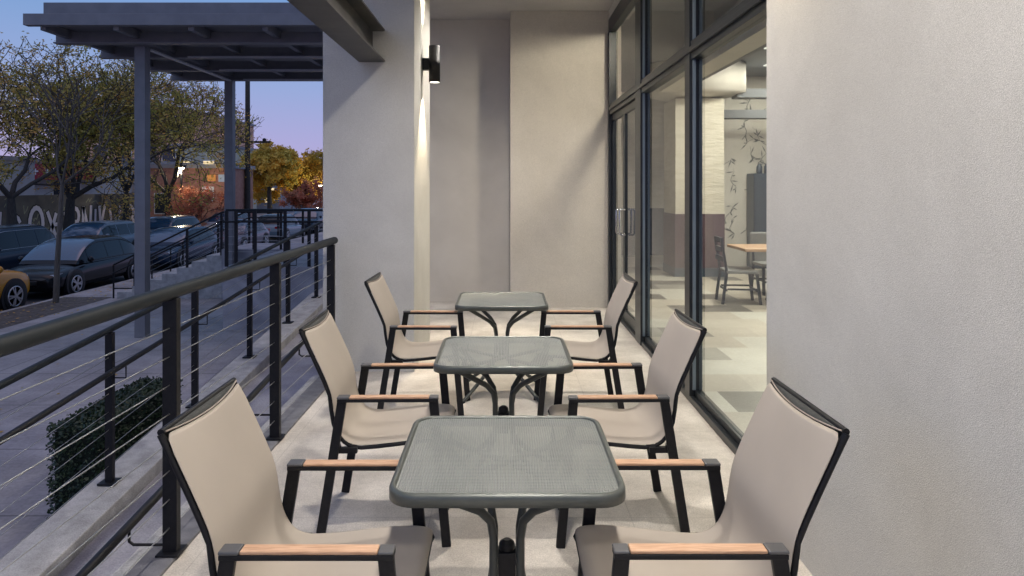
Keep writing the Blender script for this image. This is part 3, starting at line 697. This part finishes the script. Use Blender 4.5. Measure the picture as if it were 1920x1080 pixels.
tree('street_tree', (-19.4, 30.4, G), 'large forked olive brown tree in front of the graffiti wall', 22, 9.6, 1.15, 2.3, .29, M['leaf_olive'], 11, leafs=.064, group='autumn trees across the road')
tree('street_tree', (-19.3, 34.8, G), 'slender olive tree half hidden by the near canopy post', 23, 9.4, 1.1, 2.5, .22, M['leaf_olive'], 11, leafs=.064, group='autumn trees across the road')
tree('street_tree', (-19.2, 39.2, G), 'wide leaning autumn tree between the two canopy posts, before the brick building', 24, 10.0, 1.2, 2.4, .28, M['leaf_brown'], 11, leafs=.064, group='autumn trees across the road')
tree('street_tree', (-19.2, 56, G), 'golden yellow street tree right of the utility pole', 25, 6.6, 1.35, 2.6, .26, M['leaf_gold'], 16, leafs=.13, kids=3, up=.05)
tree('street_tree', (-17.8, 62, G), 'second golden tree behind, toward the end of the street', 26, 6.4, 1.3, 2.6, .24, M['leaf_gold'], 16, leafs=.13, up=.05)
tree('sidewalk_tree', (-10.9, 16.6, G), 'slim young tree with a pale trunk in the near sidewalk bed', 28, 6.0, .75, 2.9, .072, M['leaf_olive'], 3, leafs=.035, depth=4, bark=M['barklight'], up=.6)
tree('shrub', (-17.9, 40.0, G), 'rust red leafy shrub in front of the brick building', 31, 3.3, 1.0, .5, .06, M['leaf_red'], 42, leafs=.06, depth=4, cat='shrub')
tree('shrub', (-15.2, 52, G), 'rust red shrub beside the far street lamp', 32, 3.6, 1.0, .5, .06, M['leaf_red'], 30, leafs=.09, depth=4, cat='shrub')
tree('bare_tree', (-17.6, 44, G), 'bare thin tree by the utility pole', 33, 8.4, .8, 4, .1, M['leaf_brown'], 0, depth=4)

rr = random.Random(40); m = MB()
for k in range(900):
    y = rr.uniform(7, 26); x = -11.4 + abs(rr.gauss(0, 1.1)) if rr.random() < .8 else rr.uniform(-10, -4)
    c = Vector((x, y, G+.012 if x > -10 or y > 17.6 else G+.045)); a = rr.uniform(0, 6.3); s_ = rr.uniform(.02,.045); u = Vector((math.cos(a), math.sin(a), rr.uniform(0,.25))); v = Vector((-u.y, u.x, rr.uniform(0,.3)))
    m.add([c-u*s_, c+v*s_*.6, c+u*s_, c-v*s_*.6], [(0,1,2,3)])
tag(m.build('fallen_leaves', M['leaf_brown']), 'scattered fallen autumn leaves on the pavement by the kerb', 'leaves', kind='stuff')
# ------------------------------------------------------------------ graffiti wall
M['oldwall'] = mat('old_block_wall', (.09,.085,.08), .9, col2=(.16,.15,.125), scale=1.2, detail=10, bump=.3, bscale=20)
w = empty('graffiti_wall', (-22, 0, G), 0, 'long low weathered wall sprayed with white graffiti behind the cars', 'wall')
MB().box(-.3, 0, 15, 41.5, -.1, 2.45).build('wall_face', M['oldwall'], w)
GW = mat('graffiti_white', (.72,.67,.70), .7); GK = mat('graffiti_outline', (.02,.02,.02), .7)
def stroke(mb, pts, wd, x):
    for i in range(len(pts)-1):
        a = Vector((0, *pts[i])); b = Vector((0, *pts[i+1])); d = (b-a).normalized(); n = Vector((0,-d.z,d.y))
        e = d*wd*.3
        q = [a-e-n*wd/2, b+e-n*wd/2, b+e+n*wd/2, a-e+n*wd/2]
        mb.add([(x+.0004*i, p.y, p.z) for p in q], [(0,1,2,3)])
def arc(cy, cz, ry, rz_, a0, a1, n=12): return [(cy+ry*math.cos(R(a0+(a1-a0)*i/n)), cz+rz_*math.sin(R(a0+(a1-a0)*i/n))) for i in range(n+1)]
GL = [ # (y,z) strokes, wall-local z above the pavement
 arc(32.1,1.1,.45,.75,200,-20), [(32.5,.9),(32.75,.2)], [(31.7,.8),(31.75,.25)], [(32.9,1.6),(33.6,.2)], [(33.5,1.5),(33.0,.3)], [(33.9,1.7),(33.85,.2)],
 arc(35.0,1.35,.30,.38,0,360), arc(35.0,.62,.36,.42,0,360), [(34.4,.9),(34.5,.1)], [(35.6,.1),(35.7,1.75)], [(35.7,1.75),(36.25,.2)], [(36.25,.2),(36.35,1.8)],
 [(37.1,1.75),(37.2,.9),(37.6,.9)], [(37.6,1.8),(37.3,.9)], [(37.2,.9),(37.9,.2)], [(38.1,1.6),(38.35,.4),(38.6,1.2),(38.85,.4),(39.1,1.7)],
 arc(40.2,1.35,.30,.36,0,360), arc(40.2,.65,.36,.38,0,360)]
sc = MB(); rs_ = random.Random(9)
for k in range(26):
    y0 = rs_.uniform(24, 41); z0 = rs_.uniform(.5, 2.1)
    stroke(sc, [(y0+.12*i+rs_.uniform(-.08,.08), z0+rs_.uniform(-.28,.28)) for i in range(rs_.randint(4,8))], .05, .002)
sc.build('graffiti_scribble', mat('graffiti_grey', (.30,.30,.20), .8), w)
a = MB(); b = MB()
for g in GL: stroke(a, g, .34, .004); stroke(b, g, .22, .014)
for g in ([(29.0,.4),(29.1,1.6)], [(29.1,1.6),(29.7,.5)], [(29.7,.5),(29.8,1.7)], arc(30.7,1.0,.35,.5,30,330), [(36.7,.3),(36.75,1.6)], [(39.35,1.6),(39.4,.4),(39.75,.4)], [(34.15,1.5),(34.5,1.5)], [(33.2,1.0),(33.6,1.0)]):
    stroke(a, g, .30, .0035); stroke(b, g, .18, .0135)
a.build('graffiti_outline', GK, w); b.build('graffiti_letters', GW, w)

# ------------------------------------------------------------------ buildings
def winmat(n, c, s): return emis(n, c, s)
M['lit'] = emis('lit_window', (1,.78,.45), 1.1); M['darkglass'] = mat('dark_window', (.03,.035,.045), .12)
M['brick'] = mat('brick', (.36,.165,.12), .9, col2=(.45,.23,.17), scale=5, detail=8, bump=.4, bscale=15)
M['salmon'] = mat('sunset_glow_wall', (.75,.40,.27), .9, col2=(.80,.47,.33), scale=2, detail=6)  # sunset glow on the far facade put into the wall colour
M['whitewash'] = mat('white_paint_wall', (.45,.47,.50), .8, col2=(.55,.57,.60), scale=1, detail=6)
M['redfascia'] = mat('red_fascia', (.30,.02,.035), .5); M['signwhite'] = mat('sign_white', (.75,.75,.75), .6)
M['greypaint'] = mat('grey_render', (.25,.25,.27), .85, col2=(.33,.33,.35), scale=1, detail=6)
def building(name, label, x0, x1, y0, y1, h, mt, wins=(), lit=None, cat='building', roof=True):
    t = empty(name, ((x0+x1)/2, y0, G), 0, label, cat); cx = (x0+x1)/2
    MB().box(x0-cx, x1-cx, 0, y1-y0, -.1, h).build('wall', mt, t)
    if roof: MB().box(x0-cx-.12, x1-cx+.12, -.12, y1-y0+.12, h+.002, h+.25).build('parapet', M['greypaint'], t)
    rr = random.Random(int(h*10+x1))
    for (a, b, z0, z1) in wins:
        f = MB(); f.box(a-cx-.06, b-cx+.06, -.05, -.002, z0-.06, z1+.06); fr = f.build('window', M['signwhite'], t)
        q = MB(); q.box(a-cx, b-cx, -.062, -.052, z0, z1); q.build('pane', M['lit'] if rr.random() < (lit or 0) else M['darkglass'], fr)
    return t
B = building('brick_building', 'low red brick building between the canopy posts', -22.5, -17.1, 42.5, 46.5, 4.0, M['brick'], ((-21.7,-20.9,1.2,2.4),))
for (nm, a, b, z0, z1, mt) in (('wall_sign', -18.45,-17.95, 3.2,3.6, emis('orange_sign',(1,.42,.12),.55)), ('wall_sign',-17.75,-17.2,3.15,3.6,mat('bluesign',(.35,.45,.62),.5)), ('poster',-18.75,-18.05,1.95,2.85,M['signwhite'])):
    q = MB(); q.box(a+19.8, b+19.8, -.08, -.003, z0, z1); q.build(nm, mt, B)
m = MB(); rr = random.Random(2)
for k in range(7): x = -18.7+.09*k; m.box(x+19.8, x+.05+19.8, -.09, -.082, 2.1+rr.uniform(0,.1), 2.55+rr.uniform(0,.15))
m.build('poster_lettering', GK, B)
B = building('shop_building', 'white shop building with a dark red lettered fascia behind the wall', -40, -24, 44, 56, 4.4, M['whitewash'], ((-33,-31,1.2,3.2),(-29,-27.3,1.2,3.2)), .5)
MB().box(-1.8, 5.6, -.9, -.01, 3.3, 4.3).build('fascia', M['redfascia'], B)
m = MB(); rr = random.Random(4)
for k in range(16):
    x = -1.0+.34*k
    if k in (5, 11): continue
    m.box(x, x+.06, -.915, -.902, 3.6, 4.0); m.box(x+.06, x+.2, -.915, -.902, 3.6+.34*rr.random(), 3.66+.34*rr.random()+.06); 
m.build('lettering', M['signwhite'], B)
building('corner_store', 'pale storefront with red trim at the far left', -44, -27.5, 29.5, 40, 4.3, M['whitewash'], ((-30.5,-28.5,1.5,3.2),), 0)
MB_ = None
building('apartment_block', 'tall apartment block in salmon sunset colour glimpsed through the trees', -46, -33, 70, 90, 10.8, M['salmon'], tuple((x, x+1.3, z, z+1.7) for x in (-45,-42,-39.5,-37,-35) for z in (2,5.4,8.3)), 0)
building('row_house', 'grey house behind the golden trees', -30, -23.6, 72, 84, 4.8, M['greypaint'], tuple((x, x+1, z, z+1.5) for x in (-29,-27,-25.2) for z in (1.2,)), .4)
building('row_house', 'narrow cream house front beyond the utility pole', -28.8, -25, 60, 69, 6.4, mat('cream_paint', (.5,.48,.38), .8), tuple((x, x+.9, z, z+1.3) for x in (-28.2,-26.4) for z in (1,3.8)), .6)
building('far_building', 'distant brick block closing the end of the street', -34, -14, 150, 170, 6.5, M['brick'], tuple((x, x+1.5, z, z+1.8) for x in range(-33,-15,3) for z in (1.5,4)), .3)
building('far_building', 'distant grey block at the end of the street on the right', -29, -20, 112, 130, 5.0, M['greypaint'], tuple((x, x+1.2, z, z+1.6) for x in range(-28,-21,2) for z in (1.4,)), .4)

# ------------------------------------------------------------------ poles and lamps
u = empty('utility_pole', (-16.9, 45, G), 0, 'tall dark wooden utility pole right of the second canopy post', 'utility pole')
m = MB(); m.tube([(0,0,0),(0,0,12.5)], [.19,.14], 12); m.build('pole', M['bark'], u)
m = MB(); m.box(-.4,1.5,-.06,.06,5.72,5.86); m.build('crossarm', M['bark'], u)
m = MB(); m.lathe([(.1,5.86),(.12,5.9),(.12,6.0),(.04,6.05)], (1.1,0,0)); m.build('fitting', M['black'], u)
def lamp(label, x, y, h, arm, e, col=(1,.86,.6), st=30):
    l = empty('street_lamp', (x, y, G), 0, label, 'street lamp')
    m = MB(); m.tube([(0,0,0),(0,0,h-.2),(arm*.3,0,h+.05),(arm,0,h+.1)], .06, 8); m.build('pole', M['black'], l)
    m = MB(); m.box(arm-.22,arm+.22,-.12,.12,h+.02,h+.16); m.build('lamp_head', M['black'], l, bevel=.03)
    m = MB(); m.lathe([(.02,h-.12),(.12,h-.07),(.14,h+.015)], (arm,0,0), n=16); m.build('lamp_glass', emis('street_lamp_glow', col, st), l)
    light('POINT', 'street_lamp_light', (x+arm, y-.1, G+h-.25), e, col, shadow_soft_size=.12)
lamp('lit street lamp before the brick building, under the wide tree', -18.9, 40.0, 3.95, .0, 330)
lamp('lit street lamp at the far right, beside the stucco column edge', -15.6, 58, 2.95, .0, 300)

# ------------------------------------------------------------------ cars
M['tyre'] = mat('tyre', (.012,.012,.012), .8); M['alloy'] = mat('alloy_rim', (.5,.5,.52), .3, metal=.8)
M['carglass'] = mat('car_glass', (.004,.007,.011), .03, spec=.35)
M['windscreen'] = mat('windscreen_sky_tint', (.010,.055,.115), .03, spec=.8, coat=1)  # blue base colour carries the sky's reflection in the glass
M['trimc'] = mat('car_chrome', (.5,.5,.5), .2, metal=1); M['lampc'] = mat('car_headlight', (.5,.52,.55), .12, coat=1); M['tail'] = mat('car_taillight', (.32,.01,.02), .2, coat=1)
M['plate'] = mat('number_plate', (.6,.6,.55), .5); M['carblack'] = mat('car_black_plastic', (.01,.01,.011), .5)
def paint(n, c): return mat(n, c, .25, metal=0, coat=.4, spec=.12)
def car(name, label, x, y, L, W, H, pm, suv=True, flip=False, group=None, cat='car'):
    """y = front end (towards the camera) unless flip; body runs along +y"""
    t = empty(name, (x, y + L/2, RD), PI if flip else 0, label, cat, group)
    hw = W/2; h0 = -L/2
    belt = .98 if suv else .86; hood = .96 if suv else .78; zb = .24 if suv else .19
    # stations: s (0..1), half width factor, top height, bottom height
    if suv: st = [(0,.70,.62,.38),(.015,.84,.80,.28),(.05,.93,.88,zb),(.12,.98,hood-.02,zb),(.24,1,hood+.03,zb),(.32,1,belt+.02,zb),(.5,1,belt+.03,zb),(.7,1,belt+.05,zb),(.88,.99,belt+.06,zb),(.96,.95,belt+.03,.30),(.99,.88,.85,.36),(1,.80,.70,.42)]
    else: st = [(0,.70,.52,.34),(.015,.84,.64,.24),(.05,.93,.70,zb),(.12,.98,hood-.04,zb),(.24,1,hood+.03,zb),(.32,1,belt,zb),(.5,1,belt+.02,zb),(.7,1,belt+.04,zb),(.86,.98,belt+.06,zb),(.95,.95,belt+.03,.28),(.99,.88,.80,.34),(1,.80,.66,.4)]
    m = MB(); vs = []; nn = 0
    for s_, wf, zt, z0 in st:
        y_ = h0 + s_*L; w_ = hw*wf; zm = (z0+zt)/2
        half = [(0, z0), (w_*.82, z0), (w_*.97, z0+.06), (w_, zm-.05), (w_*.99, zm+.12), (w_*.955, zt-.07), (w_*.86, zt-.005), (w_*.5, zt+.03), (0, zt+.04)]
        ring = half + [(-a, b) for a, b in half[-2:0:-1]]; nn = len(ring)
        vs += [(a, y_, b) for a, b in ring]
    k = len(st)
    m.add(vs, [(i*nn+j, i*nn+(j+1)%nn, (i+1)*nn+(j+1)%nn, (i+1)*nn+j) for i in range(k-1) for j in range(nn)] + [tuple(range(nn))[::-1], tuple(range((k-1)*nn, k*nn))], True)
    m.build('body', pm, t, subsurf=1, smooth_all=True)
    # greenhouse: one smooth lofted surface; panes are raised patches of it
    y1, y4 = (h0+.22*L, h0+.985*L) if suv else (h0+.23*L, h0+.93*L)
    fa, fb = (.30, .84) if suv else (.36, .66)
    wb = hw*.93; zb_ = belt-.03; HH = H-zb_
    def hh(f):
        a = min(1, f/fa); a = a*(2-a); b = min(1, (1-f)/(1-fb)); b = (b*(2-b)) if not suv else b**.55
        return max(.012, HH*min(a, 1)*min(b, 1)*(1-.05*((f-.45)/.55)**2))
    def cab(f, v, off=0):
        """f 0..1 front to rear, v -1..1 across; |v|=1 is the belt line"""
        h = hh(f); a = abs(v); s_ = 1 if v >= 0 else -1; k_ = h/HH
        pinch = 1 - .10*(2*f-1)**4
        if a > .52: q = (1-a)/.48; x_ = wb*(1 - .20*q*k_ - .03*q*q*k_); z_ = .84*h*q
        else:
            q = a/.52; x_ = wb*(1-.23*k_)*math.sin(q*PI/2)**.9 if q > 0 else 0; z_ = h*(.84 + .16*math.cos(q*PI/2)**.8) if q < 1 else .84*h
        nx = (x_/wb)*.9*(1 if a > .4 else .3)
        return (s_*(x_*pinch + off*nx), y1+(y4-y1)*f + (off*(-1 if f < fa else (1 if f > fb else 0)))*.6*(a < .5), zb_ + z_ + off*(.7 if a <= .52 else .1))
    def patch(mb, f0, f1, v0, v1, nf, nv, off, skew=0):
        vs = [cab(f0+(f1-f0)*i/nf, v0+(v1-v0)*j/nv, off) for i in range(nf+1) for j in range(nv+1)]
        mb.add(vs, [(i*(nv+1)+j, i*(nv+1)+j+1, (i+1)*(nv+1)+j+1, (i+1)*(nv+1)+j) for i in range(nf) for j in range(nv)], True)
    m = MB(); patch(m, 0, 1, -1, 1, 34, 32, 0); m.build('cabin', pm, t)
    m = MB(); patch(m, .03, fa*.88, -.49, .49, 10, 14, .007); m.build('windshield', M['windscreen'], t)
    m = MB(); patch(m, fb+(1-fb)*.25, 1-(1-fb)*.12 if not suv else .965, -.47, .47, 8, 14, .007); m.build('rear_window', M['carglass'], t)
    for s_ in (-1, 1):
        fe = .90 if suv else .84
        for (f0, f1) in ((fa*.42,.415),(.43,.665),(.68,fe)):
            m = MB(); patch(m, f0, f1, s_*.94, s_*.565, 10, 4, .008); m.build('side_window', M['carglass'], t)
        m = MB(); m.tube([cab(fa*.35+(fe+.02-fa*.35)*i/14, s_*.955, .012) for i in range(15)], .010, 5); m.tube([cab(fa*.45+(fe-fa*.45)*i/14, s_*.545, .012) for i in range(15)], .010, 5); m.build('window_trim', M['trimc'] if suv else M['carblack'], t)
        mm = MB(); mm.lathe([(.001,-.07),(.07,-.05),(.09,0),(.07,.05),(.001,.07)], (s_*(hw+.04), h0+.31*L, belt+.08), 'y', 12); mm.build('mirror', pm, t)
        m = MB(); m.add([(s_*hw*.52,h0+.012*L,.66 if suv else .55),(s_*hw*.86,h0+.035*L,.66 if suv else .55),(s_*hw*.90,h0+.10*L,.80 if suv else .67),(s_*hw*.86,h0+.045*L,.80 if suv else .67),(s_*hw*.54,h0+.018*L,.76 if suv else .63)],[(0,1,2,3,4)])
        o = m.build('headlight', M['lampc'], t); so = o.modifiers.new('s','SOLIDIFY'); so.thickness = .05
        m = MB(); m.box(min(s_*hw*.55,s_*hw*.92), max(s_*hw*.55,s_*hw*.92), h0+.965*L, h0+.992*L, .74, .88); m.build('taillight', M['tail'], t, bevel=.02)
    m = MB(); m.box(-hw*.5,hw*.5,h0-.012,h0+.06,.40,.62 if suv else .52); m.build('grille', M['carblack'], t, bevel=.02)
    m = MB(); m.box(-.17,.17,h0-.03,h0-.014,.42,.52); m.build('number_plate', M['plate'], t)
    wr = .36 if suv else .33
    for yy in (h0+.185*L, h0+.80*L):
        for s_ in (-1, 1):
            a_ = MB(); a_.lathe([(wr+.07,-.10),(wr+.07,.004)] if s_ > 0 else [(wr+.07,-.004),(wr+.07,.10)], (s_*hw, yy, wr+.0), 'x', 28); a_.build('wheel_arch', M['carblack'], t)
            w_ = empty('wheel', (s_*(hw-.09), yy, wr)); w_.parent = t
            q = MB(); q.lathe([(wr*.66,-.10),(wr*.95,-.11),(wr,-.07),(wr,.07),(wr*.95,.11),(wr*.66,.10)], (0,0,0), 'x', 28); q.build('tyre', M['tyre'], w_)
            q = MB(); q.lathe([(.05,s_*.105),(.05,s_*.13)], (0,0,0), 'x', 12)
            for i in range(5):
                aa = 2*PI*i/5
                for da in (-.13,.13):
                    q.bar((s_*.12,math.cos(aa+da)*.04,math.sin(aa+da)*.04),(s_*.118,math.cos(aa+da*1.2)*wr*.66,math.sin(aa+da*1.2)*wr*.66),.035,.02,(1,0,0))
            n3 = 28
            q.lathe([(wr*.62,s_*.10),(wr*.62,s_*.122),(wr*.69,s_*.122),(wr*.69,s_*.10)], (0,0,0), 'x', n3); q.build('rim', M['alloy'], w_)
            q = MB(); q.lathe([(.001,s_*.108),(wr*.64,s_*.108)], (0,0,0), 'x', n3) ; q.build('brake_disc', M['carblack'], w_)
    return t
P_BL = paint('paint_black', (.008,.009,.012)); P_BLUE = paint('paint_dark_blue', (.012,.03,.06)); P_OR = paint('paint_orange', (.60,.27,.03))
P_SIL = paint('paint_silver_blue', (.16,.21,.25)); P_MAU = paint('paint_mauve_grey', (.16,.13,.15)); P_NAVY = paint('paint_navy', (.012,.02,.035)); P_WH = paint('paint_white', (.5,.5,.52))
g1 = 'cars parked along the near kerb'; g2 = 'cars along the far side of the road'
xc = -12.62
car('parked_car', 'burnt orange car cut off by the left edge', xc, 12.65, 4.5, 1.85, 1.74, P_OR, True, True, g1)
car('parked_car', 'glossy black car facing the patio behind the slim young tree', xc, 17.75, 4.8, 1.88, 1.50, P_BL, False, False, g1)
car('parked_car', 'dark blue sedan between the two canopy posts', xc, 24.0, 4.7, 1.84, 1.44, P_BLUE, False, False, g1)
car('parked_car', 'pale silver car seen through the landing railing', xc, 30.0, 4.5, 1.84, 1.45, P_MAU, False, False, g1)
car('parked_car', 'blue car with red tail lamps farther along the near kerb', xc, 36.0, 4.6, 1.84, 1.48, P_SIL, False, True, g1)
car('parked_car', 'dark car farthest along the near kerb', xc, 42.0, 4.6, 1.84, 1.6, P_NAVY, True, False, g1)
car('parked_car', 'dark navy suv in the far row at the left edge', -16.45, 19.4, 4.7, 1.9, 1.72, P_NAVY, True, False, g2)
car('parked_car', 'silver blue hatchback in the far row under the graffiti', -16.45, 25.3, 4.4, 1.84, 1.58, P_SIL, True, False, g2)
car('parked_car', 'blue car in the far row right of the near canopy post', -16.45, 31.0, 4.5, 1.84, 1.55, P_BLUE, True, False, g2)
car('parked_car', 'white car in the far row near the utility pole', -16.45, 38.5, 4.5, 1.84, 1.5, P_WH, False, False, g2)
for i, (y, pm, lb) in enumerate(((62, P_MAU, 'grey car driving far down the street'), (70, P_NAVY, 'dark car far down the street behind the grey one'), (79, P_WH, 'pale suv farthest down the street'))):
    car('distant_car', lb, -14.6, y, 4.6, 1.85, 1.7, pm, True, False)

# ------------------------------------------------------------------ world and dusk fill
wd = bpy.data.worlds.new('World'); S.world = wd; wd.use_nodes = True; nt = wd.node_tree; N = nt.nodes; L = nt.links; N.clear()
out = N.new('ShaderNodeOutputWorld'); bg = N.new('ShaderNodeBackground'); bg2 = N.new('ShaderNodeBackground'); ad = N.new('ShaderNodeAddShader')
sky = N.new('ShaderNodeTexSky'); sky.sky_type = 'NISHITA'; sky.sun_disc = False; sky.sun_elevation = R(1.0); sky.sun_rotation = R(-60); sky.altitude = 50
L.new(sky.outputs[0], bg2.inputs[0]); bg2.inputs[1].default_value = .006
tc = N.new('ShaderNodeTexCoord'); sp = N.new('ShaderNodeSeparateXYZ'); cr = N.new('ShaderNodeValToRGB')
L.new(tc.outputs['Generated'], sp.inputs[0]); L.new(sp.outputs['Z'], cr.inputs[0]); L.new(cr.outputs[0], bg.inputs[0]); L.new(bg.outputs[0], ad.inputs[0]); L.new(bg2.outputs[0], ad.inputs[1]); L.new(ad.outputs[0], out.inputs[0])
e = cr.color_ramp.elements; e[0].position = 0; e[0].color = (.38,.33,.53,1); e[1].position = 1; e[1].color = (.9,.70,.82,1)
for p_, c_ in ((.06,(.34,.33,.58)), (.14,(.25,.33,.58)), (.24,(.16,.29,.54)), (.45,(.13,.25,.50)), (.75,(.20,.28,.48)), (.90,(.30,.33,.5)), (.94,(.70,.56,.70))):
    x = e.new(p_); x.color = (*c_, 1)
bg.inputs[1].default_value = 1.2
sd = bpy.data.lights.new('dusk_fill', 'SUN'); sd.energy = .12; sd.angle = R(30); sd.color = (.95,.85,1.0)  # no direct sunlight at dusk; soft fill added for the sky glow
so = bpy.data.objects.new('dusk_fill', sd); COL.objects.link(so); so.rotation_euler = (R(55), 0, R(-20))

S.view_settings.view_transform = 'Standard'; S.view_settings.look = 'None'; S.view_settings.exposure = 0; S.view_settings.gamma = 1
S.render.engine = 'CYCLES'; c = S.cycles
c.use_denoising = True; c.max_bounces = 8; c.transparent_max_bounces = 16; c.caustics_reflective = False; c.caustics_refractive = False; c.sample_clamp_indirect = 4
try: c.denoiser = 'OPENIMAGEDENOISE'
except Exception: pass
S.view_layers[0].cycles.use_denoising = True if hasattr(S.view_layers[0].cycles, 'use_denoising') else True
